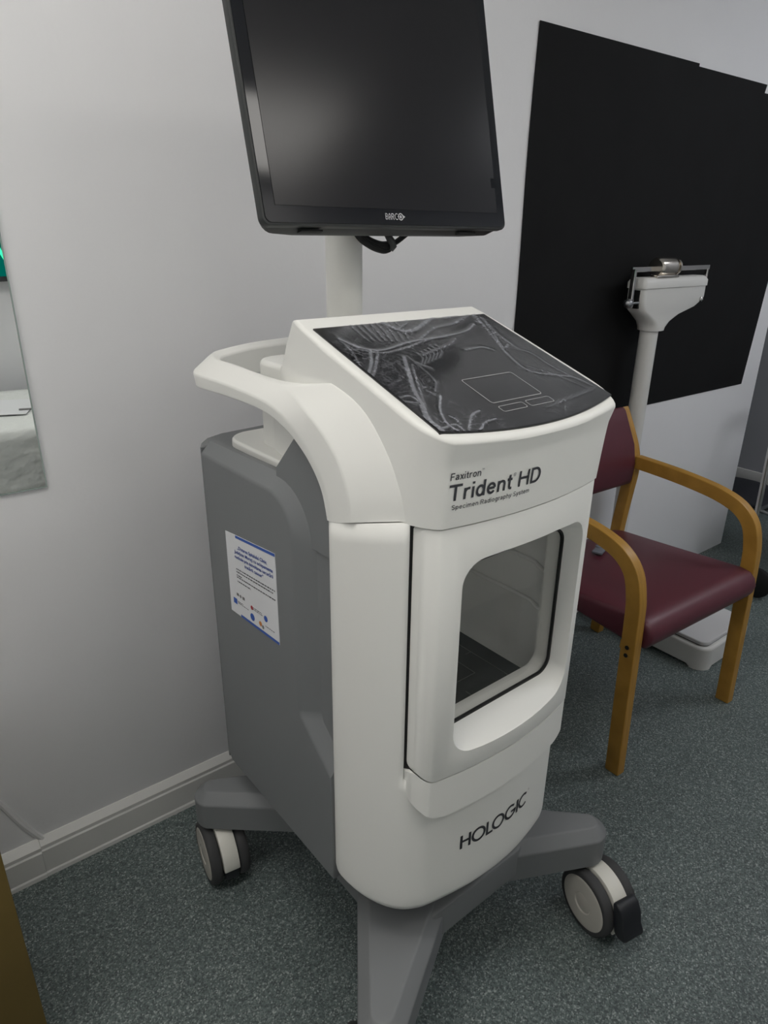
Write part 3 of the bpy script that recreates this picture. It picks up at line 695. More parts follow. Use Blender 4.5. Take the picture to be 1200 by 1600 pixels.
GL = {'T': (.80, [[(0, .93), (.80, .93)], [(.40, .93), (.40, 0)]]),
      'r': (.38, [[(.07, 0), (.07, .70)], [(.07, .40), (.10, .53), (.18, .62), (.28, .645), (.38, .64)]]),
      'i': (.14, [[(.07, 0), (.07, .70)], [(.07, .86), (.07, 1.0)]]),
      'd': (.60, [arcp(.29, .35, .225, .295, 0, 360, 24), [(.53, 0), (.53, 1.0)]]),
      'e': (.60, [[(.07, .37), (.53, .37)], arcp(.30, .35, .23, .295, 3, 325, 24)]),
      'n': (.56, [[(.07, 0), (.07, .70)], [(.07, .42), (.11, .54), (.20, .62), (.30, .645), (.41, .61), (.47, .53), (.49, .42), (.49, 0)]]),
      't': (.36, [[(.17, .92), (.17, .20), (.20, .10), (.27, .06), (.36, .07)], [(0, .64), (.35, .64)]]),
      'H': (.76, [[(.07, 0), (.07, 1)], [(.69, 0), (.69, 1)], [(.07, .53), (.69, .53)]]),
      'D': (.76, [[(.07, .07), (.07, .93)], [(.0, .93), (.32, .93)]+arcp(.32, .5, .36, .43, 90, -90, 14)[1:]+[(.0, .07)]]),
      'O': (1.08, [arcp(.54, .5, .475, .45, 0, 360, 32)]), 'L': (.54, [[(.07, 1), (.07, .065), (.56, .065)]]),
      'G': (1.09, [arcp(.54, .5, .475, .45, 48, 352, 28)+[(1.01, .47), (.60, .47)]]), 'I': (.14, [[(.07, 0), (.07, 1)]]),
      'C': (.98, [arcp(.54, .5, .475, .45, 48, 312, 28)]),
      'F': (.60, [[(.07, 0), (.07, .93), (.60, .93)], [(.07, .50), (.54, .50)]]), 'R': (.70, [[(.07, 0), (.07, .93), (.42, .93)]+arcp(.42, .715, .21, .215, 90, -90, 10)[1:]+[(.07, .50)], [(.42, .50), (.64, 0)]]),
      'S': (.64, [arcp(.32, .735, .25, .205, 25, 270, 14)+arcp(.32, .27, .25, .21, 90, -155, 14)[1:]]),
      'B': (.66, [[(.07, .07), (.07, .93), (.36, .93)]+arcp(.36, .725, .19, .205, 90, -90, 8)[1:]+[(.07, .52)], [(.36, .52)]+arcp(.38, .295, .21, .225, 90, -90, 8)+[(.07, .07)]]),
      'A': (.62, [[(.07, 0), (.07, .62), (.14, .83), (.31, .93), (.48, .83), (.55, .62), (.55, 0)], [(.07, .40), (.55, .40)]]),
      's': (.48, [arcp(.24, .51, .18, .145, 20, 270, 12)+arcp(.24, .20, .185, .15, 90, -160, 12)[1:]]),
      'a': (.54, [[(.07, .52), (.12, .61), (.26, .65), (.40, .60), (.45, .50), (.45, .12), (.52, .03)], [(.45, .40), (.20, .34), (.08, .24), (.09, .12), (.20, .05), (.33, .09), (.45, .22)]]),
      'x': (.50, [[(.03, 0), (.47, .70)], [(.03, .70), (.47, 0)]]), 'o': (.58, [arcp(.29, .35, .225, .295, 0, 360, 24)]),
      'c': (.52, [arcp(.29, .35, .225, .295, 40, 320, 20)]), 'p': (.60, [arcp(.31, .35, .225, .295, 0, 360, 24), [(.07, -.27), (.07, .70)]]),
      'g': (.60, [arcp(.29, .35, .225, .295, 0, 360, 24), [(.53, .70), (.53, -.08), (.45, -.21), (.28, -.23), (.10, -.16)]]),
      'y': (.50, [[(.03, .70), (.26, .06)], [(.48, .70), (.24, -.02), (.16, -.18), (.02, -.21)]]),
      'h': (.56, [[(.07, 0), (.07, 1)], [(.07, .42), (.11, .54), (.20, .62), (.30, .645), (.41, .61), (.47, .53), (.49, .42), (.49, 0)]]),
      'm': (.86, [[(.07, 0), (.07, .70)], [(.07, .45), (.12, .58), (.24, .645), (.36, .60), (.43, .45), (.43, 0)], [(.43, .45), (.48, .58), (.60, .645), (.72, .60), (.79, .45), (.79, 0)]])}
def stroke_text(body, height, x0, x1, z, mapf, wt, gap):
    """sans lettering drawn from strokes of constant weight"""
    bm = bmesh.new(); x = 0; segs = []
    for ch in body:
        if ch == ' ': x += gap*2.2; continue
        wd, pls = GL[ch]
        for pl in pls: segs.append([(x+a, b) for a, b in pl])
        x += wd+gap-(.13 if ch == 'L' else 0)
    W_ = x-gap; sx = (x1-x0)/W_
    for pl in segs:
        P = [Vector((x0+a*sx, z+b*height)) for a, b in pl]; Q = []
        for p, q in zip(P, P[1:]):
            m_ = max(1, int((q-p).length/.006)); Q += [p.lerp(q, k/m_) for k in range(m_)]
        Q.append(P[-1]); closed = (P[0]-P[-1]).length < 1e-5
        if closed: Q = Q[:-1]
        n_ = len(Q); L_, R_ = [], []
        for k in range(n_):
            if closed: d0 = (Q[k]-Q[k-1]).normalized(); d1 = (Q[(k+1) % n_]-Q[k]).normalized()
            else: d0 = (Q[k]-Q[max(0, k-1)]); d1 = (Q[min(n_-1, k+1)]-Q[k]); d0 = (d0 if d0.length else d1).normalized(); d1 = (d1 if d1.length else d0).normalized()
            n0 = Vector((-d0.y, d0.x)); n1 = Vector((-d1.y, d1.x)); nn = (n0+n1)/max(.35, 1+n0.dot(n1))
            L_.append(Q[k]+nn*wt/2); R_.append(Q[k]-nn*wt/2)
        a = [bm.verts.new(mapf(p.x, p.y)) for p in L_]; b = [bm.verts.new(mapf(p.x, p.y)) for p in R_]
        for k in range(n_ if closed else n_-1): bm.faces.new((a[k], a[(k+1) % n_], b[(k+1) % n_], b[k]))
    return bm
def letters(name, bms, parent, label):
    return tag(link(name, join_bms(bms), M_PRINT, parent, ang=180), label)
letters('title_lettering', [stroke_text('Trident', .0240, -.173, -.0655, 1.1478, con_map, .0039, .13), stroke_text('HD', .0240, -.0525, -.0065, 1.1478, con_map, .0039, .14), text_mesh('®', .0075, -.0645, -.0595, 1.1665, 0, con_map)], console, 'large dark product title lettering')
letters('maker_lettering', [stroke_text('Faxitron', .0105, -.173, -.125, 1.1785, con_map, .0014, .14), text_mesh('TM', .0028/CAPH, -.1243, -.1205, 1.1865, 0, con_map)], console, 'small dark lettering above the title')
letters('subtitle_lettering', [stroke_text('Specimen Radiography System', .0072, -.166, -.027, 1.1345, con_map, .00092, .16)], console, 'small dark lettering below the title')
letters('brand_lettering', [stroke_text('HOLOGIC', .0315, -.0945, .0845, .4600, low_map, .0052, .09), text_mesh('®', .005, .0862, .0896, .490, 0, low_map)], shell, 'wide dark brand lettering')
# --- paper label on the side panel
lab = bmesh.new()
def lab_pt(a, b, h=0): return Vector((-.2437-h, .2625-.190*a, .9385+.0215*a-(.177+.010*a)*b))
def lab_quad(bm, a0, b0, a1, b1, h):
    q = [lab_pt(a0, b0, h), lab_pt(a1, b0, h), lab_pt(a1, b1, h), lab_pt(a0, b1, h)]
    bm.faces.new([bm.verts.new(p) for p in q])
vsf = [lab.verts.new(lab_pt(a, b, .0006)) for a, b in ((0, 0), (1, 0), (1, 1), (0, 1))]; vsb = [lab.verts.new(lab_pt(a, b, -.0003)) for a, b in ((0, 0), (1, 0), (1, 1), (0, 1))]
lab.faces.new(vsf); lab.faces.new(vsb[::-1])
for k in range(4): lab.faces.new((vsf[k], vsb[k], vsb[(k+1) % 4], vsf[(k+1) % 4]))
label = link('info_label', lab, M_PAPER, MX)
tag(label, 'square white printed label with blue bars')
bm = bmesh.new(); lab_quad(bm, .22, 0, 1, .032, .001); lab_quad(bm, .22, .968, 1, 1, .001); lab_quad(bm, .075, .80, .155, .87, .001)
link('label_bars', bm, M_BLUE2, label)
def lab_text(body, a0, a1, b, size):
    def mp(u, h): return lab_pt(u, b-h, .0012)
    return text_mesh(body, size, a0, a1, 0, .0012*size/.06 if size > .05 else 0, mp)
bm = join_bms([lab_text('„Dotarea Spitalului Clinic', .25, .84, .155, .055), lab_text('Județean Mureș cu echipamente', .18, .95, .215, .055), lab_text('medicale prin dezvoltarea cercetării', .18, .95, .275, .055), lab_text('tratării cancer”', .38, .76, .335, .055)])
link('label_heading', bm, M_BLUE, label, ang=180)
bm = bmesh.new()
rnd = random.Random(3)
def squiggle(a0, a1, b, th):                            # unreadable small print: rows of tiny dashes
    a = a0
    while a < a1:
        w_ = rnd.uniform(.012, .05); lab_quad(bm, a, b, min(a1, a+w_), b+th, .001); a += w_+rnd.uniform(.006, .012)
for b_, a0, a1 in ((.40, .19, .97), (.435, .19, .93), (.475, .19, .30), (.50, .19, .97), (.55, .20, .48)): squiggle(a0, a1, b_, .013)
for b_, a0, a1 in ((.815, .17, .29), (.835, .17, .40), (.765, .50, .68), (.785, .50, .70), (.885, .74, .92)): squiggle(a0, a1, b_, .008)
link('label_small_print', bm, M_PRINT, label)
bm = bmesh.new()
def lab_disc(bm, a, b, r, n=14, sq=1.0):
    bm.faces.new([bm.verts.new(lab_pt(a+r*cos(2*pi*k/n), b+r*sq*sin(2*pi*k/n), .001)) for k in range(n)])
lab_disc(bm, .475, .895, .045); lab_disc(bm, .755, .80, .036)
link('label_blue_emblems', bm, M_BLUE2, label)
bm = bmesh.new(); lab_disc(bm, .475, .78, .026); link('label_red_emblem', bm, M_RED, label)
bm = bmesh.new(); lab_disc(bm, .64, .905, .030); link('label_orange_emblem', bm, M_ORANGE, label)
bm = bmesh.new(); lab_disc(bm, .24, .735, .02); lab_quad(bm, .155, .715, .205, .75, .001); lab_quad(bm, .28, .718, .33, .755, .001); lab_disc(bm, .69, .925, .022)
link('label_grey_emblems', bm, M_GREYPR, label)
# --- monitor post and monitor
bm = bmesh.new(); add_lathe(bm, [(0, 1.25), (.0335, 1.25), (.0335, 1.60), (.030, 1.604), (0, 1.604)], Matrix.Translation((0, .195, 0)), 40)
link('monitor_post', bm, M_WHITE2, MX, ang=40)
MON = bpy.data.objects.new('monitor', None)
TILT = R(13.5)
MT = Matrix.Translation((0, .036, 1.4885)) @ Matrix.Rotation(-TILT, 4, 'X')      # local: x right, y back, z up along the tilted face
bm = bmesh.new()
HM, WM = .430, .2535
# front slab, then a tapering back
poly_prism(bm, rrect(-WM, WM, 0, HM, .012, 5), 0, .016, 'y')
bevel(bm, .003, 2, 60)
loft(bm, [[(x, .0155, z) for x, z in rrect(-WM+.003, WM-.003, .002, HM-.002, .012, 5)], [(x, .030, z) for x, z in rrect(-WM+.010, WM-.010, -.004, HM-.01, .02, 5)],
          [(x, .048, z) for x, z in rrect(-WM+.045, WM-.045, -.002, HM-.04, .03, 5)], [(x, .056, z) for x, z in rrect(-WM+.06, WM-.06, .01, HM-.06, .03, 5)]])
bm.transform(MT); monitor = link('monitor', bm, M_MCASE, MX, wn=True)
tag(monitor, 'black flat monitor tilted back')
bm = bmesh.new(); poly_prism(bm, rrect(-WM+.004, WM-.004, .004, HM-.004, .010, 5), -.0015, .002, 'y'); bm.transform(MT)
tag(link('bezel_glass', bm, M_GLOSS, monitor), 'glossy black bezel glass')
bm = bmesh.new()
for f_ in ([(-.2310, .0275), (.2310, .0275), (.2310, .0700), (.2225, .0700), (.2215, .0710), (.2215, .0850), (.2225, .0860), (.2310, .0860), (.2310, HM-.016), (-.2310, HM-.016)],):
    poly_prism(bm, f_, -.0022, -.0014, 'y')
bm.transform(MT)
tag(link('display_area', bm, M_SCREEN, monitor), 'switched-off dark grey display')
def mon_map(u, h): return MT @ Vector((u, -.0025, h))
items = [stroke_text('BARC', .0098, -.0320, -.0055, .0112, mon_map, .0012, .22)]
bm = bmesh.new()
n = 24
ro, ri = .0056, .0039
a = [bm.verts.new(mon_map(-.0002+ro*cos(2*pi*k/n), .0160+ro*sin(2*pi*k/n))) for k in range(n)]; b = [bm.verts.new(mon_map(-.0002+ri*cos(2*pi*k/n), .0160+ri*sin(2*pi*k/n))) for k in range(n)]
for k in range(n): bm.faces.new((a[k], a[(k+1) % n], b[(k+1) % n], b[k]))
bm.faces.new([bm.verts.new(mon_map(*p)) for p in ((.0005-.008, .0160), (-.0035, .0180), (-.0035, .0140))])
bm.faces.new([bm.verts.new(mon_map(*p)) for p in ((.0048, .0186), (.0092, .0160), (.0048, .0134))])
bm.faces.new([bm.verts.new(mon_map(-.0002+.0019*cos(2*pi*k/10), .0160+.0026*sin(2*pi*k/10))) for k in range(10)])
items.append(bm)
tag(link('monitor_brand', join_bms(items), M_LOGO, monitor, ang=180), 'small silver brand lettering')
bm = bmesh.new()
for s in (-1, 1): poly_prism(bm, [(s*.165-.019, .012), (s*.165+.019, .012), (s*.165+.021, .018), (s*.165+.019, .024), (s*.165-.019, .024), (s*.165-.021, .018)], -.0046, -.0020)
bm.transform(MT); link('speaker_slot', bm, M_BLACK, monitor)
bm = bmesh.new(); add_box(bm, (0, .135, 1.60), (.10, .10, .06)); bevel(bm, .006, 2)
link('monitor_bracket', bm, M_BLACK, MX)
# cable loop under the monitor
bm = bmesh.new()
for dx, dz in ((0, 0), (.004, -.006), (-.003, .006)):
    add_tube(bm, crom([(-.075+dx, .10, 1.535+dz), (-.048+dx, .098, 1.486+dz), (-.022+dx, .097, 1.4665+dz*.8), (.006+dx, .096, 1.4575+dz*.7), (.022+dx*.6, .095, 1.4585+dz*.5)], 24), .0062, 8)
add_tube(bm, crom([(.020, .095, 1.459), (.040, .098, 1.465), (.066, .103, 1.477), (.11, .11, 1.50), (.14, .115, 1.53)], 20), .0048, 8)
loop = link('cable_loop', bm, M_BLACK, MX)
bm = bmesh.new(); add_tube(bm, [(.010, .099, 1.50), (.014, .091, 1.480), (.021, .085, 1.466), (.024, .085, 1.459), (.021, .087, 1.4525)], [.004, .005, .0068, .0068, .004], 8)
link('cable_tie', bm, M_MCASE, loop)
# --- base: hub and four legs
def leg_poly(sx, back):
    cx, cy = (-.291, -.291) if back else ((-.325, -.272) if sx > 0 else (-.294, -.300))
    arc = [(cx+.043*cos(t), cy+.043*sin(t)) for t in [R(a) for a in range(143, 300, 13)]]
    p = [(-.04, -.02), (-.165, -.125) if back else (-.156, -.045)] + arc + [(-.06, -.214 if sx < 0 else -.184), (-.03, -.16)]
    return [((-x if sx > 0 else x), (.06-y if back else y)) for x, y in p]
bm = bmesh.new()
poly_prism(bm, rrect(-.17, .17, -.226, .275, .03, 6), .174, .252)
poly_prism(bm, [(-.185, -.06), (-.175, -.12), (-.145, -.17), (-.10, -.195), (-.05, -.205), (.05, -.205), (.10, -.195), (.145, -.17), (.175, -.12), (.185, -.06), (.205, .32), (-.205, .32)], .248, .352)
bevel(bm, .008, 2, 50)
link('base_hub', bm, M_GREY, MX, wn=True)
for sx, back in ((-1, 0), (1, 0), (-1, 1), (1, 1)):
    bm = bmesh.new(); poly_prism(bm, leg_poly(sx, back), .164, .256)
    bevel(bm, .023, 1, 60, lambda e: all(v.co.z > .25 for v in e.verts))
    bevel(bm, .0035, 2, 30, lambda e: all(v.co.z > .22 for v in e.verts))
    link('leg', bm, M_GREY, MX, ang=40, wn=True)
# --- casters
def caster(cx, cy, yaw, stem=.0, pedal=True):
    """twin-wheel caster; its brake pedal looks along local -y"""
    MM = Matrix.Translation((cx, cy, .0755)) @ Matrix.Rotation(yaw, 4, 'Z')
    RX = Matrix.Rotation(pi/2, 4, 'Y')
    bm = bmesh.new()                                   # hood between the wheels, its fork and stem
    A = [R(-2+212*k/40) for k in range(41)]
    poly_prism(bm, [(.0795*cos(t), .0795*sin(t)) for t in A]+[(.050*cos(t), .050*sin(t)) for t in A[::-1]], -.019, .019, 'x')
    bevel(bm, .002, 2, 60)
    add_lathe(bm, [(0, -.019), (.052, -.019), (.052, .019), (0, .019)], MM.inverted() @ MM @ RX, 24)
    add_lathe(bm, [(0, .066), (.013, .066), (.013, .100), (0, .100)], Matrix.Translation((0, stem, 0)), 24)
    if stem: add_box(bm, (0, stem*.6, .066), (.037, stem+.03, .018))
    bm.transform(MM)
    c = link('caster', bm, M_HOOD, MX, ang=40)
    for s in (-1, 1):
        bm = bmesh.new()
        W = MM @ Matrix.Translation((s*.034, 0, 0)) @ RX
        add_lathe(bm, [(.062, -.0125), (.069, -.0135), (.0735, -.011), (.0755, -.006), (.0755, .006), (.0735, .011), (.069, .0135), (.062, .0125), (.062, -.0125)], W, 48)
        tag(link('tyre', bm, M_TYRE, c, ang=40), 'dark grey rubber tyre')
        bm = bmesh.new()
        add_lathe(bm, [(0, s*.0125), (.020, s*.0135), (.0225, s*.0125), (.025, s*.0150), (.055, s*.0140), (.0610, s*.0135), (.0625, s*.0125), (.0625, -s*.010), (0, -s*.010)], W, 48)
        link('wheel_disc', bm, M_HUB, c, ang=30)
    bm = bmesh.new(); add_box(bm, (0, .062, -.018), (.034, .028, .030)); bevel(bm, .006, 2); bm.transform(MM); link('swivel_lock', bm, M_PEDAL, c)
    if pedal:
        bm = bmesh.new()
        poly_prism(bm, [(-.060, .058), (-.070, .066), (-.084, .060), (-.096, .040), (-.101, .014), (-.112, -.004), (-.108, -.016), (-.090, -.020), (-.076, -.014), (-.070, .01)], -.027, .030, 'x')
        bevel(bm, .007, 3, 30)
        bm.transform(MM); tag(link('brake_pedal', bm, M_PEDAL, c, ang=40), 'black brake pedal')
    return c
caster(-.288, .333, R(170.8)); caster(.325, -.327, R(-12.2), .052); caster(-.300, -.285, R(-35)); caster(.290, .335, R(12))
# ------------------------------------------------------------------ chair
CH = empty('armchair', (1.831, .805, 0), R(-2.3), 'light wooden armchair with burgundy vinyl seat and back beside the machine', 'chair')
def ribbon(bm, centre, depth, x0, x1):
    """bent strip: profile polyline (y,z), in-plane thickness, extruded between x0 and x1"""
    P = [Vector((a.x, a.y)) for a in crom([(a, b, 0) for a, b in centre], 40)]
    o, i = [], []
    for k, p in enumerate(P):
        d = (P[min(k+1, len(P)-1)]-P[max(k-1, 0)]).normalized(); nn = Vector((-d.y, d.x))
        o.append(p+nn*depth/2); i.append(p-nn*depth/2)
    vs = [[bm.verts.new((x, q.x, q.y)) for q in (a, b) for x in (x0, x1)] for a, b in zip(o, i)]
    for a, b in zip(vs, vs[1:]):
        for p, q in ((0, 1), (1, 3), (3, 2), (2, 0)): bm.faces.new((a[p], a[q], b[q], b[p]))
    bm.faces.new([vs[0][k] for k in (0, 1, 3, 2)]); bm.faces.new([vs[-1][k] for k in (2, 3, 1, 0)])
    bmesh.ops.recalc_face_normals(bm, faces=bm.faces)
    bevel(bm, .004, 2, 50)
ARM = [(.024, 0), (.033, .25), (.042, .50), (.049, .58), (.068, .643), (.108, .683), (.165, .705), (.24, .718), (.36, .728), (.502, .733)]
BACK = [(.566, 0), (.554, .25), (.537, .50), (.525, .62), (.518, .70), (.528, .765), (.560, .835), (.600, .908)]
for s in (-1, 1):
    x0, x1 = sorted((s*.314, s*.281))
    bm = bmesh.new(); ribbon(bm, ARM, .046, x0, x1)
    arm = link('arm_and_front_leg', bm, M_WOOD, CH, ang=40, wn=True)
    bm = bmesh.new()
    for zz in (.428, .403):
        bm = bmesh.new(); add_lathe(bm, [(0, -.001), (.0062, -.001), (.0062, .0012), (0, .0012)], Matrix.Translation((s*.3145, .040, zz)) @ Matrix.Rotation(pi/2, 4, 'Y'), 16)
        link('screw_hole', bm, M_GAP, arm)
    bm = bmesh.new(); ribbon(bm, BACK, .042, x0, x1)
    link('back_stile', bm, M_WOOD, CH, ang=40, wn=True)
bm = bmesh.new()                                       # seat cushion
prof = [(.000, .440), (-.004, .462), (.004, .487), (.022, .503), (.055, .508), (.30, .487), (.50, .472), (.530, .464), (.538, .452), (.530, .432), (.30, .430), (.04, .414), (.012, .422)]
poly_prism(bm, prof, -.277, .277, 'x')
for x in (-.2, -.1, 0, .1, .2): bmesh.ops.bisect_plane(bm, geom=bm.verts[:]+bm.edges[:]+bm.faces[:], plane_co=(x, 0, 0), plane_no=(1, 0, 0))
bevel(bm, .014, 3, 60, lambda e: all(abs(v.co.x) > .27 for v in e.verts))
link('seat', bm, M_VINYL, CH, ang=50)
bm = bmesh.new()                                       # backrest
prof = [(.502, .655), (.497, .67), (.493, .73), (.508, .80), (.546, .875), (.563, .910), (.575, .921), (.592, .914), (.574, .86), (.540, .79), (.525, .72), (.526, .66), (.516, .648)]
poly_prism(bm, prof, -.279, .279, 'x')
bevel(bm, .008, 3, 60, lambda e: all(abs(v.co.x) > .27 for v in e.verts))
link('backrest', bm, M_VINYL, CH, ang=50)
bm = bmesh.new(); add_box(bm, (0, .49, .418), (.56, .03, .03)); bevel(bm, .003, 2); link('seat_rail', bm, M_WOOD, CH)
bm = bmesh.new(); add_box(bm, (0, .07, .406), (.56, .03, .026))
link('seat_rail', bm, M_WOOD, CH)
bm = bmesh.new()
add_box(bm, (0, 0, .006), (.060, .035, .008), Matrix.Rotation(.3, 4, 'Z')); add_box(bm, (.02, .012, .011), (.035, .02, .006), Matrix.Rotation(-.2, 4, 'Z')); bevel(bm, .003, 2)
gc = tag(link('folded_cloth', bm, mat('grey_cloth', (.16, .17, .2), .8)), 'small folded grey cloth on the chair seat beside the left arm', 'cloth')
gc.location = (1.872, 1.215, .484)
# ------------------------------------------------------------------ weighing scale
SC = empty('weighing_scale', (2.375, 1.19, 0), 0, 'white enamelled column weighing scale with sliding weight behind the chair', 'scale')
def xs(x): return x-2.375
bm = bmesh.new()                                       # base with arched lower edges
def base_side(lo, hi):
    return
BX0, BX1, BY0, BY1 = -.165, .175, -.250, .245
poly_prism(bm, rrect(BX0, BX1, BY0, BY1, .05, 6), .0, .094)
bevel(bm, .012, 3, 60, lambda e: all(v.co.z > .09 for v in e.verts))
base = link('base', bm, M_ENAMEL, SC)
for (axis, lo, hi, c0, c1) in (('x', -.3, .3, -.195, .19), ('y', -.4, .4, -.115, .125)):
    bm = bmesh.new(); poly_prism(bm, [(c0, -.02), (c1, -.02), (c1, .004), (c1-.012, .012), (c0+.012, .012), (c0, .004)], lo, hi, axis)
    ct = link('cutter', bm, None, SC); bpy.context.view_layer.update(); boolean(base, ct)
resmooth(base, 40)
if not base.data.materials: base.data.materials.append(M_ENAMEL)
md = base.modifiers.new('normals', 'WEIGHTED_NORMAL'); md.keep_sharp = True
bm = bmesh.new(); poly_prism(bm, rrect(-.148, .158, -.232, .120, .03, 6), .092, .099); link('platform_gap', bm, M_GAP, SC)
bm = bmesh.new(); poly_prism(bm, rrect(-.150, .160, -.234, .122, .03, 6), .0985, .112); bevel(bm, .005, 3, 60, lambda e: all(v.co.z > .11 for v in e.verts))
link('platform', bm, M_MAT, SC, wn=True)
PX_, PY_ = xs(2.283), .22
bm = bmesh.new(); add_lathe(bm, [(0, .09), (.045, .09), (.040, .105), (.0315, .115), (.0315, 1.19), (0, 1.19)], Matrix.Translation((PX_, PY_, 0)), 32)
link('column', bm, M_ENAMEL, SC, ang=35)
# head: lofted along height from round neck to long box
def ring(x0, x1, hy, z, r): return [(xs(a), PY_+b, z) for a, b in rrect(x0, x1, -hy, hy, r, 6)]
bm = bmesh.new()
loft(bm, [ring(2.243, 2.337, .042, 1.170, .0419), ring(2.240, 2.342, .042, 1.182, .0419), ring(2.230, 2.362, .041, 1.200, .038), ring(2.200, 2.415, .038, 1.222, .030),
          ring(2.170, 2.510, .036, 1.244, .022), ring(2.166, 2.545, .035, 1.262, .016), ring(2.164, 2.560, .035, 1.285, .014), ring(2.164, 2.563, .035, 1.314, .014)])
head = link('head', bm, M_ENAMEL, SC, ang=60)
bm = bmesh.new()
loft(bm, [ring(2.160, 2.566, .038, 1.315, .014), ring(2.160, 2.566, .038, 1.335, .014), ring(2.166, 2.560, .031, 1.346, .012), ring(2.176, 2.55, .024, 1.350, .010)])
link('head_lid', bm, M_ENAMEL, SC, ang=60)
bm = bmesh.new(); add_box(bm, (xs(2.165), PY_-.008, 1.280), (.010, .022, .060)); link('beam_slot', bm, M_GAP, SC)
bm = bmesh.new(); add_box(bm, (xs(2.37), PY_, 1.376), (.49, .010, .016)); bevel(bm, .001, 1)
beam = link('beam', bm, M_CHROME, SC)
bm = bmesh.new(); add_box(bm, (xs(2.129), PY_-.008, 1.325), (.012, .016, .105)); add_box(bm, (xs(2.131), PY_-.008, 1.268), (.014, .016, .03)); bevel(bm, .002, 1); link('beam_support', bm, M_CHROME, SC)
bm = bmesh.new(); add_box(bm, (xs(2.604), PY_, 1.355), (.010, .012, .035)); bevel(bm, .002, 1)
link('beam_support', bm, M_CHROME, SC)
bm = bmesh.new(); add_box(bm, (xs(2.568), PY_-.01, 1.290), (.012, .03, .04)); bevel(bm, .004, 2); link('pointer_guard', bm, M_ENAMEL, SC)
bm = bmesh.new()
XA = Matrix.Translation((xs(2.285), PY_, 1.381)) @ Matrix.Rotation(pi/2, 4, 'Y')
add_lathe(bm, [(0, -.020), (.026, -.020), (.031, -.016), (.033, -.008), (.033, .070), (.030, .075), (.022, .076), (.022, .092), (.028, .093), (.028, .102), (0, .102)], XA, 36)
wgt = link('sliding_weight', bm, M_BRASS, SC, ang=22)
bm = bmesh.new(); add_box(bm, (xs(2.300), PY_-.018, 1.352), (.135, .03, .010)); bevel(bm, .003, 2); link('weight_slide', bm, M_BRASS, wgt)
bm = bmesh.new(); add_lathe(bm, [(0, -.055), (.004, -.055), (.004, -.01), (.013, -.005), (.016, .004), (.014, .014), (.008, .020), (0, .021)], Matrix.Translation((xs(2.106), PY_-.02, 1.270)) @ Matrix.Rotation(-pi/2, 4, 'Y'), 24)
link('adjusting_knob', bm, M_STEEL, SC, ang=50)
bm = bmesh.new(); add_lathe(bm, [(0, 0), (.008, 0), (.008, .006), (.003, .010), (0, .010)], Matrix.Translation((xs(2.530), PY_-.035, 1.268)) @ Matrix.Rotation(pi/2, 4, 'X'), 16)
link('head_screw', bm, M_CHROME, SC, ang=50)
# ------------------------------------------------------------------ brown box at the lower left
BXo = empty('brown_box', (-.20, 1.16, 0), 0, 'brown board box standing against the wall at the lower left corner', 'box')
bm = bmesh.new(); add_box(bm, (0, 0, .275), (.426, .30, .55)); bevel(bm, .003, 2); link('carton', bm, M_CARD, BXo)
for s in (-1, 1):
    bm = bmesh.new(); add_box(bm, (s*.107, 0, .5535), (.211, .300, .004)); link('top_flap', bm, M_CARD, BXo)
# ------------------------------------------------------------------ wheeled walker at the right edge
RW = empty('wheeled_walker', (3.2, 1.05, 0), R(0), 'chrome framed wheeled walker with black seat, partly seen beyond the chair', 'walking aid')
def rw(x, y): return (x-3.2, y-1.05)
for k, (xa, ya, xb, yb) in enumerate(((3.17, 1.26, 3.22, 1.30), (3.17, .82, 3.22, .80), (3.62, 1.26, 3.58, 1.30), (3.62, .82, 3.58, .80))):
    bm = bmesh.new(); a = rw(xa, ya); b = rw(xb, yb)
    add_tube(bm, [(a[0], a[1], .10), (b[0], b[1], .92)], .012, 12); link('upright', bm, M_CHROME, RW, ang=50)
    wx, wy = (rw(2.95, 1.115) if k == 0 else rw(2.95, .80) if k == 1 else a)
    if k < 2:
        bm = bmesh.new(); add_tube(bm, [(a[0], a[1], .14), (wx, wy, .10)], .011, 10); link('foot_tube', bm, M_CHROME, RW, ang=50)
    bm = bmesh.new(); add_lathe(bm, [(0, -.014), (.06, -.014), (.068, -.008), (.068, .008), (.06, .014), (0, .014)], Matrix.Translation((wx, wy, .068)) @ Matrix.Rotation(pi/2, 4, 'Y'), 28)
    link('wheel', bm, M_BLACK, RW, ang=40)
bm = bmesh.new()
bm.free()
for pts_, r_ in (([(.02, .25, .92), (.38, .25, .92)], .014), ([(.02, -.25, .92), (.38, -.25, .92)], .014), ([(0, .225, .30), (.41, .225, .30)], .009), ([(0, -.225, .30), (.41, -.225, .30)], .009),
                 ([(.40, -.25, .60), (.40, .25, .60)], .010), ([(0, -.22, .30), (0, .22, .30)], .009)):
    bm = bmesh.new(); add_tube(bm, pts_, r_, 12); link('cross_tube', bm, M_STEEL, RW, ang=50)
bm = bmesh.new(); poly_prism(bm, rrect(.02, .40, -.21, .21, .03, 5), .50, .545); bevel(bm, .012, 3, 60); link('seat', bm, M_BLACK, RW)
# dark bag on the floor in the recess beyond the wall end
bm = bmesh.new()
bmesh.ops.create_icosphere(bm, subdivisions=3, radius=1)
for v in bm.verts:
    c = v.co; c.z = max(-.72, c.z); k = 1+.08*sin(5*c.x+2)*cos(4*c.y)
    v.co = Vector((c.x*.22*k, c.y*.26*k, (c.z+.72)*.055))
bag = tag(link('dark_bag', bm, M_DARKC, ang=60), 'dark soft bag lying on the floor by the far wall', 'bag'); bag.location = (4.13, 1.78, 0)
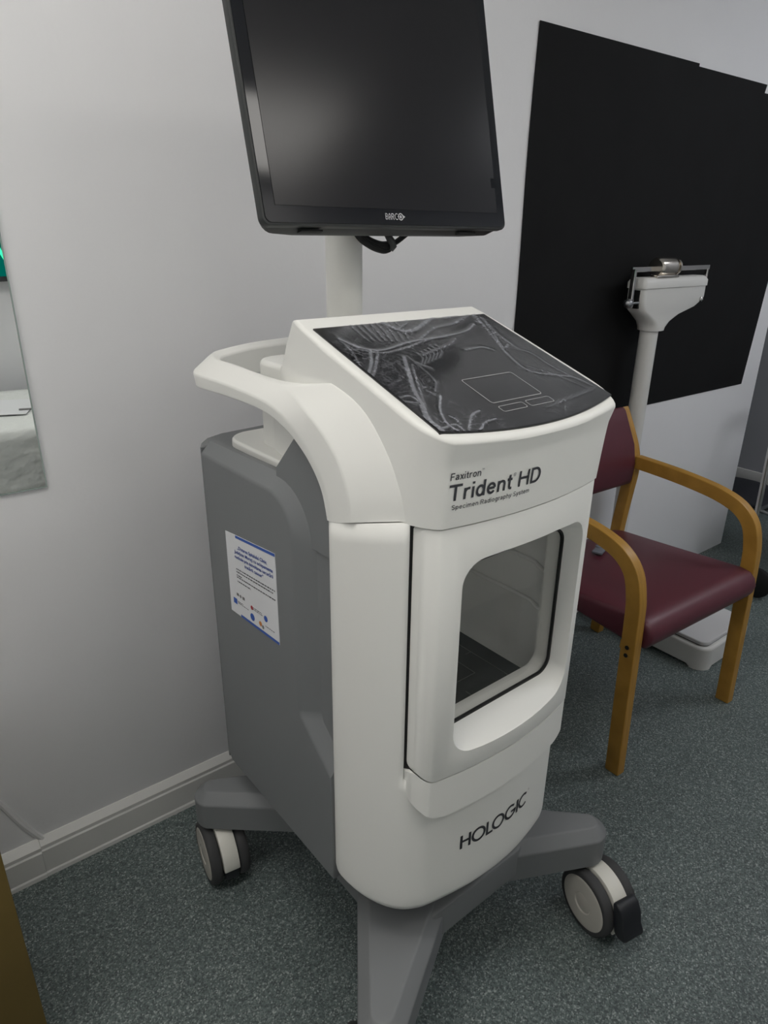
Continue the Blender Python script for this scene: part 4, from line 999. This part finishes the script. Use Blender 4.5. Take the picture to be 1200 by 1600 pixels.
# ------------------------------------------------------------------ what the mirror shows: examination couch
CO = empty('examination_couch', (1.0, -.42, 0), 0, 'padded examination couch opposite the mirror, seen as its reflection', 'couch')
bm = bmesh.new(); poly_prism(bm, rrect(-.80, .95, -.43, .43, .05, 5), .62, .735); bevel(bm, .02, 3, 60); link('mattress', bm, mat('couch_vinyl', (.25, .3, .33), .5), CO)
bm = bmesh.new(); add_box(bm, (.07, 0, .585), (1.65, .74, .06)); link('frame', bm, M_STEEL, CO)
for x in (-.66, .80):
    for y in (-.32, .32):
        bm = bmesh.new(); add_box(bm, (x, y, .2775), (.05, .05, .555)); link('leg', bm, M_STEEL, CO)
bm = bmesh.new()                                       # draped sheet: top and hanging front
nx = 60; rowsS = []
rs = random.Random(5)
ph = [rs.uniform(0, 6) for _ in range(6)]
def sh(x, t):
    # t 0..1 over the top (back to front), 1..2 down the front
    if t <= 1: y = -.40+.84*t; z = .7385+.003*sin(9*x+ph[0])*sin(7*t+ph[1])
    else: y = .442+.016*(t-1)+.014*sin(13*x+ph[2])*(t-1)+.006*sin(31*x+ph[3])*(t-1); z = .735-.36*(t-1)
    return (x, y, max(z, .3))
ts = [k/14 for k in range(15)]+[1+k/10 for k in range(1, 11)]
for t in ts: rowsS.append([bm.verts.new(sh(-.82+1.78*i/nx, t)) for i in range(nx+1)])
for a, b in zip(rowsS, rowsS[1:]):
    for i in range(nx): bm.faces.new((a[i], a[i+1], b[i+1], b[i]))
bmesh.ops.recalc_face_normals(bm, faces=bm.faces)
for f in bm.faces: f.smooth = True
sh_ = link('couch_sheet', bm, M_LINEN, None, keep=True); sh_.location = (1.0, -.42, 0)
md = sh_.modifiers.new('t', 'SOLIDIFY'); md.thickness = .001
tag(sh_, 'creased white paper sheet draped over the couch, in the mirror', 'sheet')
bm = bmesh.new(); add_box(bm, (0, 0, .001), (.21, .297, .002)); pp = tag(link('printed_form', bm, M_PAPER), 'white paper form lying on the couch sheet, in the mirror', 'paper')
pp.location = (.50, -.42, .7445); pp.rotation_euler = (0, 0, .4)
bm = bmesh.new(); add_tube(bm, [(-.075, 0, .005), (.055, 0, .005)], .0045, 10); pen = link('pen', bm, M_GREYPR)
bm = bmesh.new(); add_tube(bm, [(.055, 0, .005), (.085, 0, .005)], .0075, 10); tag(link('pen_cap', bm, M_BLUE, pen), 'blue cap')
tag(pen, 'grey pen with a blue cap beside the form on the couch, in the mirror', 'pen'); pen.location = (.60, -.30, .745); pen.rotation_euler = (0, 0, .3)
GS = empty('patient_monitor', (.865, YF+.03, 1.25), 0, 'small wall monitor with a glowing green trace, glimpsed in the mirror', 'monitor')
bm = bmesh.new(); add_box(bm, (-.1, -.0, .12), (.50, .05, .26)); bevel(bm, .01, 2); link('casing', bm, M_DGREY, GS)
bm = bmesh.new(); add_box(bm, (-.1, .0262, .12), (.44, .002, .21)); link('screen', bm, emis('green_screen', (.0, .22, .17), .6), GS)
bm = bmesh.new(); add_tube(bm, crom([(-.30, .029, .08), (-.22, .029, .19), (-.15, .029, .07), (-.06, .029, .20), (.02, .029, .09), (.1, .029, .16)], 40), .008, 6); link('trace', bm, emis('green_trace', (.05, 1.0, .45), 1.6), GS)
